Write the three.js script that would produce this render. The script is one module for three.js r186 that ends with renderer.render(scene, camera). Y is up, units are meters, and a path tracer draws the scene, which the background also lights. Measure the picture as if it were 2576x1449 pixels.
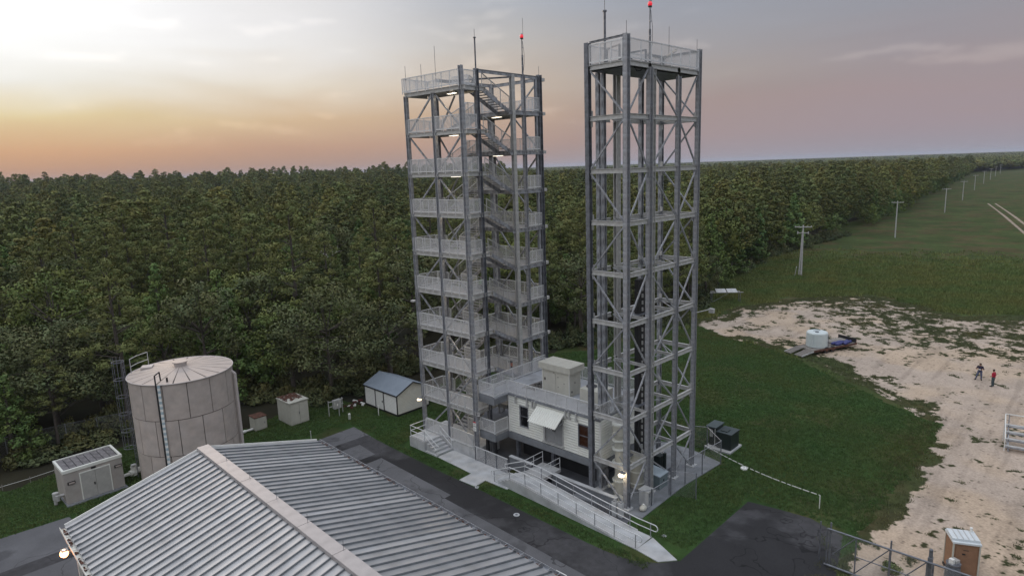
import * as THREE from 'three';
import { mergeGeometries } from 'three/addons/utils/BufferGeometryUtils.js';
import { MarchingCubes } from 'three/addons/objects/MarchingCubes.js';
import { RectAreaLightUniformsLib } from 'three/addons/lights/RectAreaLightUniformsLib.js';
RectAreaLightUniformsLib.init();

// ---------------------------------------------------------------- camera, sky, sun, exposure
const scene = new THREE.Scene();
const camera = new THREE.PerspectiveCamera(48.04, 1024 / 575, 0.5, 40000);
const PITCH = 0.18339, ROLL = -0.03329, CAM_Y = 23;
camera.position.set(0, CAM_Y, 0);
camera.rotation.set(-PITCH, 0, ROLL);
const renderer = new THREE.WebGLRenderer({ antialias: true });
renderer.setSize(1024, 575);
renderer.toneMapping = THREE.LinearToneMapping;
renderer.toneMappingExposure = 1.0;
renderer.shadowMap.enabled = true;
renderer.shadowMap.type = THREE.PCFSoftShadowMap;

const V3 = (x, y, z) => new THREE.Vector3(x, y, z);
const rng = (seed) => () => { seed = (seed + 0x6d2b79f5) | 0; let t = Math.imul(seed ^ (seed >>> 15), 1 | seed); t = (t + Math.imul(t ^ (t >>> 7), 61 | t)) ^ t; return ((t ^ (t >>> 14)) >>> 0) / 4294967296; };
const clamp = (x, a = 0, b = 1) => Math.min(b, Math.max(a, x));
const mix = (a, b, t) => a + (b - a) * t;
const smooth = (a, b, x) => { const t = clamp((x - a) / (b - a)); return t * t * (3 - 2 * t); };
const hash2 = (x, y, s) => { let h = Math.imul(x | 0, 374761393) + Math.imul(y | 0, 668265263) + Math.imul(s | 0, 1442695041); h = Math.imul(h ^ (h >>> 13), 1274126177); return ((h ^ (h >>> 16)) >>> 0) / 4294967296; };
function noise2(x, y, s = 0, px = 0, py = 0) {             // value noise, tiling when px, py are given
  const xi = Math.floor(x), yi = Math.floor(y), u = x - xi, v = y - yi, a = u * u * (3 - 2 * u), b = v * v * (3 - 2 * v);
  const w = (i, p) => (p ? ((i % p) + p) % p : i);
  const x0 = w(xi, px), x1 = w(xi + 1, px), y0 = w(yi, py), y1 = w(yi + 1, py);
  return mix(mix(hash2(x0, y0, s), hash2(x1, y0, s), a), mix(hash2(x0, y1, s), hash2(x1, y1, s), a), b);
}
const fbm = (x, y, s, oct = 4, p = 0) => { let r = 0, k = 0.5, f = 1; for (let i = 0; i < oct; i++) { r += k * noise2(x * f, y * f, s + i, p * f, p * f); k *= 0.5; f *= 2; } return r / (1 - Math.pow(0.5, oct)); };
const s2l = (c) => (c <= 0.04045 ? c / 12.92 : Math.pow((c + 0.055) / 1.055, 2.4));
const l2s = (c) => (c <= 0.0031308 ? c * 12.92 : 1.055 * Math.pow(c, 1 / 2.4) - 0.055);

// the dusk sky: bright veil of cloud on the left, an orange band over the horizon, blue grey to the right
const SUN_AZ = -34, SUN_EL = 15;
function skyColour(az, el) {
  const AZ = [-180, -95, -62, -36, -18, -2, 14, 32, 62, 110, 180];
  const EL = [-3, 0, 2.2, 4.6, 7, 10, 14, 22, 40, 90];
  // rows: elevation; columns: azimuth; display values, the factor in the fourth place lifts what the camera clipped; in the unseen upper rows it adds fill light
  const row = [
    [[150, 146, 148, 1], [158, 132, 122, 1], [168, 132, 118, 1], [170, 132, 116, 1], [158, 132, 124, 1], [154, 136, 136, 1], [146, 136, 144, 1], [140, 134, 144, 1], [136, 131, 141, 1], [142, 138, 145, 1], [150, 146, 148, 1]],
    [[155, 150, 152, 1], [164, 136, 122, 1], [178, 138, 118, 1], [182, 140, 117, 1], [166, 137, 125, 1], [160, 141, 139, 1], [150, 139, 146, 1], [142, 136, 146, 1], [138, 133, 143, 1], [146, 142, 149, 1], [155, 150, 152, 1]],
    [[160, 156, 157, 1], [182, 154, 130, 1], [208, 164, 126, 1], [214, 169, 130, 1], [194, 157, 133, 1], [183, 154, 139, 1], [160, 142, 142, 1], [150, 134, 139, 1], [143, 131, 138, 1], [151, 147, 152, 1], [160, 156, 157, 1]],
    [[164, 160, 162, 1], [202, 182, 154, 1], [228, 206, 160, 1], [230, 211, 166, 1], [214, 186, 152, 1], [194, 168, 146, 1], [166, 148, 144, 1], [156, 139, 141, 1], [148, 137, 142, 1], [156, 152, 157, 1], [164, 160, 162, 1]],
    [[168, 166, 168, 1], [214, 210, 204, 1.05], [228, 225, 216, 1.15], [229, 227, 220, 1.15], [228, 218, 202, 1.03], [200, 183, 166, 1], [168, 159, 155, 1], [158, 147, 150, 1], [150, 143, 149, 1], [160, 158, 164, 1], [168, 166, 168, 1]],
    [[174, 173, 177, 1], [218, 218, 218, 1.1], [228, 228, 227, 1.35], [228, 228, 227, 1.35], [229, 227, 225, 1.1], [194, 189, 184, 1], [162, 160, 164, 1], [153, 152, 160, 1], [150, 149, 158, 1], [165, 166, 173, 1], [174, 173, 177, 1]],
    [[182, 182, 188, 1], [220, 221, 223, 1.15], [228, 228, 229, 1.45], [228, 228, 229, 1.45], [224, 223, 225, 1.1], [178, 182, 190, 1], [152, 160, 174, 1], [147, 155, 170, 1], [147, 154, 168, 1], [170, 173, 182, 1], [182, 182, 188, 1]],
    [[196, 199, 208, 1.1], [220, 222, 226, 1.3], [226, 227, 230, 1.5], [226, 227, 230, 1.5], [218, 220, 225, 1.18], [178, 184, 195, 1], [156, 166, 182, 1], [154, 164, 181, 1], [160, 168, 182, 1], [184, 189, 199, 1.05], [196, 199, 208, 1.1]],
    [[212, 217, 227, 1.45], [216, 220, 228, 1.6], [216, 220, 228, 1.6], [216, 220, 228, 1.6], [216, 220, 228, 1.6], [206, 212, 223, 1.4], [198, 206, 219, 1.3], [196, 204, 218, 1.3], [200, 207, 220, 1.3], [208, 214, 225, 1.4], [212, 217, 227, 1.45]],
    [[216, 221, 230, 1.65], [216, 221, 230, 1.65], [216, 221, 230, 1.65], [216, 221, 230, 1.65], [216, 221, 230, 1.65], [216, 221, 230, 1.65], [216, 221, 230, 1.65], [216, 221, 230, 1.65], [216, 221, 230, 1.65], [216, 221, 230, 1.65], [216, 221, 230, 1.65]],
  ];
  const find = (A, x) => { let i = 0; while (i < A.length - 2 && x > A[i + 1]) i++; const t = clamp((x - A[i]) / (A[i + 1] - A[i])); return [i, t]; };
  const [i, a0] = find(AZ, az), [j, b0] = find(EL, el), a = a0 * a0 * (3 - 2 * a0) * 0.5 + a0 * 0.5, b = b0;
  const out = [0, 0, 0];
  for (let k = 0; k < 3; k++) {
    const c = (q) => s2l(q[k] / 255) * q[3];
    out[k] = mix(mix(c(row[j][i]), c(row[j][i + 1]), a), mix(c(row[j + 1][i]), c(row[j + 1][i + 1]), a), b);
  }
  return out;
}
{
  const w = 1600, h = 800, d = new Float32Array(w * h * 4);
  for (let y = h - 1; y >= 0; y--) for (let x = 0; x < w; x++) {
    const phi = ((x + 0.5) / w - 0.5) * 2 * Math.PI, th = ((y + 0.5) / h - 0.5) * Math.PI;
    const dx = Math.cos(th) * Math.cos(phi), dz = Math.cos(th) * Math.sin(phi);
    const az = Math.atan2(dx, -dz) * 180 / Math.PI, el = th * 180 / Math.PI;
    if (el < -3.5) { const o = (y * w + x) * 4, u = ((y + 1) * w + x) * 4; for (let k = 0; k < 4; k++) d[o + k] = d[u + k]; continue; }
    // thin cirrus, drawn out sideways, over the gradient
    const wx = dx * 9, wz = -dz * 9, e2 = el * 0.62;
    const warp = (fbm(wx * 0.5 + 7, wz * 0.5 + e2 * 0.3, 41, 3) - 0.5) * 2.4;
    const n = fbm(wx * 0.55 + wz * 0.3, e2 + warp, 3, 5) - 0.5, n2 = fbm(wx * 1.3 + wz * 0.7 + 20, e2 * 2.3 + warp * 1.4, 17, 4) - 0.5;
    const veil = smooth(1.0, 5, el) * (1 - smooth(40, 75, el));
    const c = skyColour(az, Math.max(el, -3) + n * 1.8 * veil);
    const m = 1 + (n * 0.05 + n2 * 0.05) * veil;
    const streak = smooth(0.16, 0.30, n2 + n * 0.6) * veil * 0.07 * (1 - smooth(14, 30, el));
    const o = (y * w + x) * 4;
    d[o] = c[0] * m + streak; d[o + 1] = c[1] * m + streak * 0.86; d[o + 2] = c[2] * m + streak * 0.74; d[o + 3] = 1;
  }
  const t = new THREE.DataTexture(d, w, h, THREE.RGBAFormat, THREE.FloatType);
  t.mapping = THREE.EquirectangularReflectionMapping; t.magFilter = t.minFilter = THREE.LinearFilter; t.wrapS = THREE.RepeatWrapping; t.needsUpdate = true;
  scene.background = t; scene.environment = t;
}
const sun = new THREE.DirectionalLight(0xffe2c4, 0.9);
{
  const a = SUN_AZ * Math.PI / 180, e = SUN_EL * Math.PI / 180;
  sun.position.set(Math.sin(a) * Math.cos(e) * 300, Math.sin(e) * 300, -40 - Math.cos(a) * Math.cos(e) * 300);
  sun.target.position.set(0, 0, -40); sun.shadow.radius = 32; sun.castShadow = true; sun.shadow.mapSize.set(4096, 4096);
  const c = sun.shadow.camera; c.left = c.bottom = -130; c.right = c.top = 130; c.near = 1; c.far = 700;
  scene.add(sun, sun.target);
}
scene.fog = new THREE.FogExp2(new THREE.Color(0.28, 0.31, 0.37), 0.00008);

// ---------------------------------------------------------------- naming and building helpers
const used = new Map();
const numbered = (n) => { const k = used.get(n) || 0; used.set(n, k + 1); return k ? n + '_' + String(k).padStart(3, '0') : n; };
function tag(o, label, category, group) { o.userData.label = label; if (category) o.userData.category = category; if (group) o.userData.group = group; return o; }
function thing(name, label, category, pos = [0, 0, 0], turn = 0, group) {
  const g = new THREE.Group(); g.name = numbered(name); g.position.set(...pos); g.rotation.y = turn; scene.add(g); return tag(g, label, category, group);
}
function boxUV(g) {                                          // uv in metres from the dominant axis of each face
  if (g.index) g = g.toNonIndexed();
  const p = g.attributes.position, n = p.count, uv = new Float32Array(n * 2), a = V3(), b = V3(), c = V3();
  for (let i = 0; i < n; i += 3) {
    a.fromBufferAttribute(p, i); b.fromBufferAttribute(p, i + 1).sub(a); c.fromBufferAttribute(p, i + 2).sub(a); b.cross(c);
    const ax = Math.abs(b.x), ay = Math.abs(b.y), az = Math.abs(b.z);
    for (let k = 0; k < 3; k++) {
      const x = p.getX(i + k), y = p.getY(i + k), z = p.getZ(i + k);
      if (ay >= ax && ay >= az) { uv[(i + k) * 2] = x; uv[(i + k) * 2 + 1] = z; }
      else if (ax >= az) { uv[(i + k) * 2] = z; uv[(i + k) * 2 + 1] = y; }
      else { uv[(i + k) * 2] = x; uv[(i + k) * 2 + 1] = y; }
    }
  }
  g.setAttribute('uv', new THREE.BufferAttribute(uv, 2)); return g;
}
function join(list) {
  list = (Array.isArray(list) ? list : [list]).flat(9).map((g) => { g = g.index ? g.toNonIndexed() : g; for (const k of Object.keys(g.attributes)) if (k !== 'position' && k !== 'normal') g.deleteAttribute(k); return g; });
  return boxUV(list.length > 1 ? mergeGeometries(list) : list[0]);
}
function part(parent, name, geos, mat, label) {
  const m = new THREE.Mesh(geos.isBufferGeometry && geos.userData.keep ? geos : join(geos), mat); m.name = name; m.castShadow = m.receiveShadow = true;
  if (label) m.userData.label = label;
  parent.add(m); return m;
}
function struct(name, geos, mat, kind = 'structure') { const m = part(scene, numbered(name), geos, mat); m.userData.kind = kind; return m; }
// shapes
function boxg(x0, x1, y0, y1, z0, z1) { const g = new THREE.BoxGeometry(Math.abs(x1 - x0), Math.abs(y1 - y0), Math.abs(z1 - z0)); g.translate((x0 + x1) / 2, (y0 + y1) / 2, (z0 + z1) / 2); return g; }
const UP = V3(0, 1, 0), Q = new THREE.Matrix4();
function aim(g, p0, p1, up = UP) {                           // g is built along +y about the origin, length 1
  const y = p1.clone().sub(p0), L = y.length(); y.normalize();
  let u = up.clone(); if (Math.abs(u.dot(y)) > 0.95) u = Math.abs(y.y) > 0.9 ? V3(0, 0, 1) : UP.clone();
  const x = u.clone().cross(y).normalize(), z = x.clone().cross(y).normalize();
  g.scale(1, L, 1); Q.makeBasis(x, y, z); g.applyMatrix4(Q); const c = p0.clone().add(p1).multiplyScalar(0.5); g.translate(c.x, c.y, c.z); return g;
}
const bar = (p0, p1, w, d, up) => aim(new THREE.BoxGeometry(w, 1, d), p0, p1, up);          // w across, d along up
const rod = (p0, p1, r, n = 6, r1 = r) => aim(new THREE.CylinderGeometry(r1, r, 1, n), p0, p1);
function hbar(p0, p1, w, d, tf, tw, up) {                    // H section: flanges at the two ends of d (along up)
  const t = new THREE.BoxGeometry(w, 1, tf), b = t.clone(), m = new THREE.BoxGeometry(tw, 1, d - 2 * tf - 0.002);
  t.translate(0, 0, d / 2 - tf / 2); b.translate(0, 0, -d / 2 + tf / 2);
  return [t, b, m].map((g) => aim(g, p0, p1, up));
}
function pathRod(pts, r, n = 6) {
  const out = []; for (let i = 0; i < pts.length - 1; i++) out.push(rod(pts[i], pts[i + 1], r, n));
  for (let i = 1; i < pts.length - 1; i++) { const s = new THREE.IcosahedronGeometry(r * 1.02, 0); s.translate(pts[i].x, pts[i].y, pts[i].z); out.push(s); } return out;
}
function quadg(a, b, c, d) { const g = new THREE.BufferGeometry(); g.setAttribute('position', new THREE.Float32BufferAttribute([a, b, c, a, c, d].flatMap((p) => [p.x, p.y, p.z]), 3)); g.computeVertexNormals(); return g; }
function slab(pts, y0, y1) {                                 // pts: [x, z] polygon
  const s = new THREE.Shape(pts.map(([x, z]) => new THREE.Vector2(x, -z)));
  const g = new THREE.ExtrudeGeometry(s, { depth: y1 - y0, bevelEnabled: false }); g.rotateX(-Math.PI / 2); g.translate(0, y0, 0); return g;
}
function sheet(pts, y) { const g = new THREE.ShapeGeometry(new THREE.Shape(pts.map(([x, z]) => new THREE.Vector2(x, -z)))); g.rotateX(-Math.PI / 2); g.translate(0, y, 0); return g; }

// pixel of the photograph (2576 wide) to the point where its ray meets the level y
function at(px, py, y = 0) {
  const f = 2289 * 2576 / 3627, cr = Math.cos(ROLL), sr = Math.sin(ROLL), cp = Math.cos(PITCH), sp = Math.sin(PITCH);
  const X = (px - 1288) / f, Y = -(py - 724.5) / f;
  const r = V3(cr, sr * cp, -sr * sp), u = V3(-sr, cr * cp, -cr * sp), d = V3(0, -sp, -cp).addScaledVector(r, X).addScaledVector(u, Y);
  return V3(0, CAM_Y, 0).addScaledVector(d, (y - CAM_Y) / d.y);
}
const ax = (px, py, y = 0) => { const p = at(px, py, y); return [p.x, p.z]; };

// frames: s runs along the road (towards the right of the picture), t away from it
const YAW = 0.767, ORG = V3(-3.217, 0, -48.867);
function frame(yaw, org) {
  const S = V3(Math.cos(yaw), 0, Math.sin(yaw)), A = V3(Math.sin(yaw), 0, -Math.cos(yaw));
  const F = {
    yaw, S, A, W: (s, t, y = 0) => org.clone().addScaledVector(S, s).addScaledVector(A, t).setY(y), xz: (s, t) => { const p = F.W(s, t); return [p.x, p.z]; },
    thing: (name, label, cat, s0, t0, y0 = 0, group) => { const p = F.W(s0, t0, y0), g = thing(name, label, cat, [p.x, p.y, p.z], -yaw, group); g.userData.base = undefined; delete g.userData.base; return [g, local(s0, t0, y0)]; },
  };
  return F;
}
function local(s0, t0, y0) {
  const P = (s, t, y) => V3(s - s0, y - y0, -(t - t0));
  return { P, box: (sa, sb, ta, tb, ya, yb) => boxg(sa - s0, sb - s0, ya - y0, yb - y0, -(tb - t0), -(ta - t0)) };
}
const SITE = frame(YAW, ORG), T1F = frame(0.743, ORG), T2F = frame(0.7915, V3(7.2727, 0, -40.257));

// ---------------------------------------------------------------- materials
function tex(size, fn, metres, srgb = true) {                // fn(u, v, i, j) gives linear rgb (or a grey)
  const d = new Uint8Array(size * size * 4);
  for (let j = 0; j < size; j++) for (let i = 0; i < size; i++) {
    let c = fn(i / size, j / size, i, j); if (!Array.isArray(c)) c = [c, c, c];
    const o = (j * size + i) * 4; for (let k = 0; k < 3; k++) d[o + k] = Math.round(255 * clamp(srgb ? l2s(clamp(c[k])) : c[k])); d[o + 3] = c[3] === undefined ? 255 : Math.round(255 * clamp(c[3]));
  }
  const t = new THREE.DataTexture(d, size, size); t.wrapS = t.wrapT = THREE.RepeatWrapping; t.magFilter = THREE.LinearFilter; t.minFilter = THREE.LinearMipmapLinearFilter; t.generateMipmaps = true;
  if (srgb) t.colorSpace = THREE.SRGBColorSpace; if (metres) t.repeat.set(1 / metres, 1 / metres); t.needsUpdate = true; return t;
}
const tile = (u, v, s, f, o = 4) => fbm(u * f, v * f, s, o, f);
function mottled(rgb, amount, metres, seed, opt = {}) {      // a surface of one colour with grain and blotches of its own
  const t = tex(opt.size || 256, (u, v, i, j) => {
    const k = 1 + amount * ((tile(u, v, seed, 4, 5) - 0.5) * 1.5 + (hash2(i, j, seed) - 0.5) * 0.5), w = opt.tint ? (tile(u, v, seed + 31, 3, 4) - 0.5) * opt.tint : 0;
    return [rgb[0] * k * (1 + w), rgb[1] * k, rgb[2] * k * (1 - w)];
  }, metres);
  return new THREE.MeshPhysicalMaterial({ map: t, roughness: opt.rough ?? 0.85, metalness: opt.metal ?? 0, side: opt.side ?? THREE.FrontSide, specularIntensity: opt.spec ?? 1 });
}
const M = {};
M.galv = mottled([0.33, 0.34, 0.365], 0.85, 0.9, 5, { rough: 0.5, metal: 0.35, tint: 0.1 });
M.galvDark = mottled([0.19, 0.2, 0.225], 0.8, 0.9, 6, { rough: 0.5, metal: 0.35 });
M.galvPale = mottled([0.50, 0.50, 0.49], 0.35, 0.8, 7, { rough: 0.5, metal: 0.3 });
M.rail = mottled([0.70, 0.71, 0.72], 0.25, 0.5, 8, { rough: 0.42, metal: 0.35 });
M.deck = mottled([0.36, 0.36, 0.36], 0.5, 0.7, 9, { rough: 0.7, metal: 0.2 });
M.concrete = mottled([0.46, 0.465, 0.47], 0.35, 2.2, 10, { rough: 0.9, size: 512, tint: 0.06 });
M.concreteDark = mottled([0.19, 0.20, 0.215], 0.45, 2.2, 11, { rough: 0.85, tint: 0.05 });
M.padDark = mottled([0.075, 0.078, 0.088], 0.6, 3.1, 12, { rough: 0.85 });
M.asphalt = new THREE.MeshPhysicalMaterial({ roughness: 0.9, specularIntensity: 0.4, map: tex(1024, (u, v, i, j) => { const g = 0.75 + 0.5 * tile(u, v, 13, 9, 5) + 0.5 * (hash2(i, j, 13) - 0.5), dust = smooth(0.56, 0.72, tile(u, v, 47, 5, 5)) * (0.5 + tile(u, v, 48, 60, 3)), crack = Math.abs(tile(u, v, 49, 4, 5) - 0.5) < 0.004 ? 0.55 : 1, k = (0.033 * g + 0.03 * dust) * crack; return [k * 1.02, k, k * 1.06]; }, 17) });
M.pavement = new THREE.MeshPhysicalMaterial({ roughness: 0.9, specularIntensity: 0.4, map: tex(1024, (u, v, i, j) => { const g = 0.7 + 0.6 * tile(u, v, 14, 8, 5) + 0.4 * (hash2(i, j, 14) - 0.5), stain = smooth(0.6, 0.75, tile(u, v, 57, 7, 5)) * 0.35, crack = Math.abs(tile(u, v, 59, 4, 5) - 0.5) < 0.005 ? 0.5 : 1, k = 0.128 * g * (1 - stain) * crack; return [k, k, k * 1.06]; }, 13) });
M.white = mottled([0.74, 0.74, 0.71], 0.12, 1.2, 15, { rough: 0.6 });
M.siding = mottled([0.72, 0.725, 0.67], 0.12, 1.5, 16, { rough: 0.6, tint: 0.03 });
M.beige = mottled([0.50, 0.49, 0.43], 0.14, 1.3, 17, { rough: 0.7 });
M.tank = mottled([0.50, 0.455, 0.43], 0.16, 1.9, 18, { rough: 0.6, tint: 0.04 });
M.tankRoof = mottled([0.42, 0.36, 0.325], 0.16, 1.7, 19, { rough: 0.6, tint: 0.05 });
M.pump = mottled([0.36, 0.335, 0.31], 0.2, 1.6, 27, { rough: 0.75, tint: 0.05 });
M.seam = mottled([0.13, 0.115, 0.105], 0.2, 1, 20, { rough: 0.8 });
M.black = mottled([0.018, 0.018, 0.02], 0.3, 1, 21, { rough: 0.6 });
M.darkGreen = mottled([0.014, 0.022, 0.02], 0.3, 1, 22, { rough: 0.45 });
M.darkRoof = mottled([0.13, 0.125, 0.135], 0.5, 1.1, 23, { rough: 0.9 });
M.shedRoof = mottled([0.22, 0.26, 0.31], 0.14, 1.7, 24, { rough: 0.6 });
M.wood = mottled([0.23, 0.21, 0.19], 0.6, 0.8, 25, { rough: 0.9 });
M.rust = mottled([0.10, 0.045, 0.03], 0.9, 0.7, 26, { rough: 0.95 });
M.glass = new THREE.MeshPhysicalMaterial({ color: 0x0c0d10, roughness: 0.08, metalness: 0, clearcoat: 0.6 });
M.glassWarm = new THREE.MeshPhysicalMaterial({ color: 0x2a1608, roughness: 0.12, clearcoat: 0.6, emissive: 0x8a4a16, emissiveIntensity: 0.03 });
M.lampWarm = new THREE.MeshStandardMaterial({ color: 0xffffff, emissive: 0xffe9c0, emissiveIntensity: 4 });
M.lampWhite = new THREE.MeshStandardMaterial({ color: 0xffffff, emissive: 0xfff2dc, emissiveIntensity: 2.4 });
M.lampOrange = new THREE.MeshStandardMaterial({ color: 0xffffff, emissive: 0xffb070, emissiveIntensity: 6 });
M.beacon = new THREE.MeshPhysicalMaterial({ color: 0x8a0f14, emissive: 0xff3448, emissiveIntensity: 0.7, roughness: 0.15, clearcoat: 1 });
// expanded-metal infill: strands with real holes, far finer than a pixel
{
  const a = tex(128, (u, v) => { const d = (x) => Math.abs(((x % 1) + 1) % 1 - 0.5) * 2; return d(u + v) > 0.72 || d(u - v) > 0.72 ? 1 : 0; }, 0.06, false);
  M.mesh = new THREE.MeshStandardMaterial({ color: new THREE.Color(0.66, 0.66, 0.67), roughness: 0.55, metalness: 0.2, alphaMap: a, alphaTest: 0.5, side: THREE.DoubleSide });
  const b = tex(128, (u, v) => { const d = (x) => Math.abs(((x % 1) + 1) % 1 - 0.5) * 2; return d(u + v) > 0.93 || d(u - v) > 0.93 ? 1 : 0; }, 0.06, false);
  M.meshThin = M.mesh.clone(); M.meshThin.alphaMap = tex(128, (u, v) => { const d = (x) => Math.abs(((x % 1) + 1) % 1 - 0.5) * 2; return d(u + v) > 0.86 || d(u - v) > 0.86 ? 1 : 0; }, 0.06, false); M.meshThin.color.setScalar(0.4);
  M.chain = new THREE.MeshStandardMaterial({ color: new THREE.Color(0.36, 0.37, 0.38), roughness: 0.5, metalness: 0.4, alphaMap: b, alphaTest: 0.5, side: THREE.DoubleSide });
}

// ---------------------------------------------------------------- ground, field, sand, lawn, roads
const inPoly = (P, x, z) => { let c = false; for (let i = 0, j = P.length - 1; i < P.length; j = i++) { const [xi, zi] = P[i], [xj, zj] = P[j]; if ((zi > z) !== (zj > z) && x < (xj - xi) * (z - zi) / (zj - zi) + xi) c = !c; } return c; };
const polyDist = (P, x, z) => { let m = 1e9; for (let i = 0, j = P.length - 1; i < P.length; j = i++) { const [ax_, az_] = P[j], [bx, bz] = P[i], dx = bx - ax_, dz = bz - az_, t = clamp(((x - ax_) * dx + (z - az_) * dz) / (dx * dx + dz * dz + 1e-9)); m = Math.min(m, Math.hypot(x - ax_ - dx * t, z - az_ - dz * t)); } return inPoly(P, x, z) ? m : -m; };
let lawnPts, weedSpots, sandPoly, fieldPoly;
function grassRGB(x, z) {
  const a = fbm(x * 0.16, z * 0.16, 50, 4), b = fbm(x * 1.1, z * 1.1, 55, 3), c = hash2(Math.floor(x * 14), Math.floor(z * 14), 8);
  const k = 0.72 + 0.5 * a + 0.34 * (b - 0.5) + 0.3 * (c - 0.5), brown = smooth(0.5, 0.72, fbm(x * 0.24 + 9, z * 0.24, 59, 4));
  return [mix(0.058, 0.084, brown) * k, mix(0.078, 0.072, brown) * k, mix(0.028, 0.036, brown) * k];
}
{
  const big = 14000, g = new THREE.PlaneGeometry(big * 2, big * 2, 8, 8); g.rotateX(-Math.PI / 2);
  struct('ground', g, mottled([0.038, 0.036, 0.024], 1.0, 17, 60, { size: 512, rough: 1, tint: 0.3, spec: 0.15 }));
  const fieldPts = [[-2, -62], [8, -85], [21, -93], [28, -104], [35, -123], [43, -135], [55, -158], [92, -195], [143, -256], [550, -790], [750, -925], [1150, -980], [1900, -300], [900, 200], [10, 30]];
  const ft = tex(1024, (u, v, i, j) => {
    const b = tile(u, v, 71, 7, 5), c = tile(u, v, 73, 40, 3), w = smooth(0.48, 0.68, tile(u, v, 77, 9, 4)), k = 0.7 + 0.6 * b + 0.4 * (c - 0.5) + 0.3 * (hash2(i, j, 3) - 0.5);
    return [mix(0.058, 0.084, w) * k, mix(0.078, 0.073, w) * k, mix(0.027, 0.034, w) * k];
  }, 46);
  fieldPoly = fieldPts;
  struct('field', sheet(fieldPts, 0.004), new THREE.MeshPhysicalMaterial({ map: ft, roughness: 1, specularIntensity: 0.15 }));
  // the sandy yard: sand with weeds growing into it, one sheet whose colour is computed per 5 cm
  const X0 = 12, X1 = 97, Z0 = -140, Z1 = -26, w = 1024, h = 1376, d = new Uint8Array(w * h * 4), tuftAt = [];
  const sandA = [[1762, 818], [1830, 797], [1905, 770], [1990, 758], [2080, 748], [2190, 748], [2300, 770], [2420, 800], [2700, 800], [2900, 1000], [2900, 1700], [2050, 1500], [2160, 1340], [2290, 1150], [2330, 1040], [2180, 960], [2000, 880], [1880, 855], [1800, 850]].map(([a, b]) => ax(a, b));
  const sandB = [[1885, 705], [1960, 688], [1945, 700], [1850, 722]].map(([a, b]) => ax(a, b));
  const sandC = [[2010, 735], [2130, 722], [2330, 733], [2400, 752], [2200, 742], [2060, 748]].map(([a, b]) => ax(a, b));
  for (let j = 0; j < h; j++) for (let i = 0; i < w; i++) {
    const x = mix(X0, X1, (i + 0.5) / w), z = mix(Z1, Z0, (j + 0.5) / h), o = (j * w + i) * 4;
    let c = grassRGB(x, z);
    const rx = x - ORG.x, rz = z - ORG.z, s = rx * SITE.S.x + rz * SITE.S.z, t = rx * SITE.A.x + rz * SITE.A.z, far = Math.hypot(x, z), dA = polyDist(sandA, x, z), dBC = dA < -1 ? Math.max(polyDist(sandB, x, z), polyDist(sandC, x, z)) : 1;
    if (dA < -6 && dBC < -3) { for (let k = 0; k < 3; k++) d[o + k] = Math.round(255 * clamp(l2s(clamp(c[k])))); d[o + 3] = 255; continue; }
    const n = fbm(x * 0.8, z * 0.8, 80, 5), n2 = fbm(x * 3.4, z * 3.4, 86, 3), e = (fbm(x * 0.28, z * 0.28, 90, 4) - 0.5) * 9;
    let q = smooth(-1.5, 1.5, dA + e * 0.6);
    if (dA < 0) { const dB = dBC; q = Math.max(q, 0.8 * smooth(-1.2, 0.8, dB + e * 0.3)); }
    if (q > 0.01) {
      let dens = mix(0.335, 0.52, smooth(80, 97, far + e)) + 0.17 * smooth(31, 36, s + (n - 0.5) * 8) * (1 - smooth(18, 30, t)) + 0.10 * (1 - smooth(0, 5, dA)) * smooth(50, 60, x) - 0.12 * smooth(12, 2, Math.hypot(x - 36, z + 92) - 5) + 0.12 * smooth(5, 0, Math.hypot(x - 33, z + 76) - 3) + 0.10 * smooth(4, 0, Math.hypot(x - 36, z + 66) - 2);
      dens = Math.min(dens, 0.6) + (1 - q) * 0.9;
      const weeds = smooth(-0.02, 0.02, dens - (n * 0.6 + n2 * 0.4) );
      const tr = fbm(s * 1.6, t * 0.13, 95, 4), g = 0.8 + 0.30 * fbm(x * 0.5, z * 0.5, 96, 4) + 0.3 * (hash2(i, j, 4) - 0.5) - 0.16 * smooth(0.55, 0.75, tr) + 0.12 * (n2 - 0.5);
      const pebble = hash2(i >> 1, j >> 1, 6) > 0.985 ? 0.6 : 1, wm = smooth(0.4, 0.7, fbm(x * 0.2, z * 0.2, 99, 3));
      const sand = [mix(0.45, 0.49, wm) * g * pebble, mix(0.37, 0.385, wm) * g * pebble, mix(0.305, 0.29, wm) * g * pebble];
      const wk = 0.62 + 0.5 * n2; const weed = [0.058 * wk, 0.062 * wk, 0.03 * wk];
      const grow = mix(1, smooth(0.3, 0.7, q), 0.0) ; const f = q < 0.999 && weeds > 0.99 ? grow : 1;
      if (weeds > 0.8 && hash2(i, j, 11) < 0.045) tuftAt.push([x, z]);
      c = [0, 1, 2].map((k) => mix(sand[k], mix(c[k], weed[k], q * f), weeds));
    }
    for (let k = 0; k < 3; k++) d[o + k] = Math.round(255 * clamp(l2s(clamp(c[k])))); d[o + 3] = 255;
  }
  const st = new THREE.DataTexture(d, w, h); st.colorSpace = THREE.SRGBColorSpace; st.magFilter = THREE.LinearFilter; st.minFilter = THREE.LinearMipmapLinearFilter; st.generateMipmaps = true; st.needsUpdate = true;
  const yp = [[12, -26], [12, -84], [22.7, -88], [31.6, -102.2], [38.7, -121], [48.2, -131], [57, -139], [97, -139.8], [97, -26]];
  const yg = sheet(yp, 0.008), pos = yg.attributes.position, uv = new Float32Array(pos.count * 2);
  for (let i = 0; i < pos.count; i++) { uv[2 * i] = (pos.getX(i) - X0) / (X1 - X0); uv[2 * i + 1] = (pos.getZ(i) - Z1) / (Z0 - Z1); }
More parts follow.
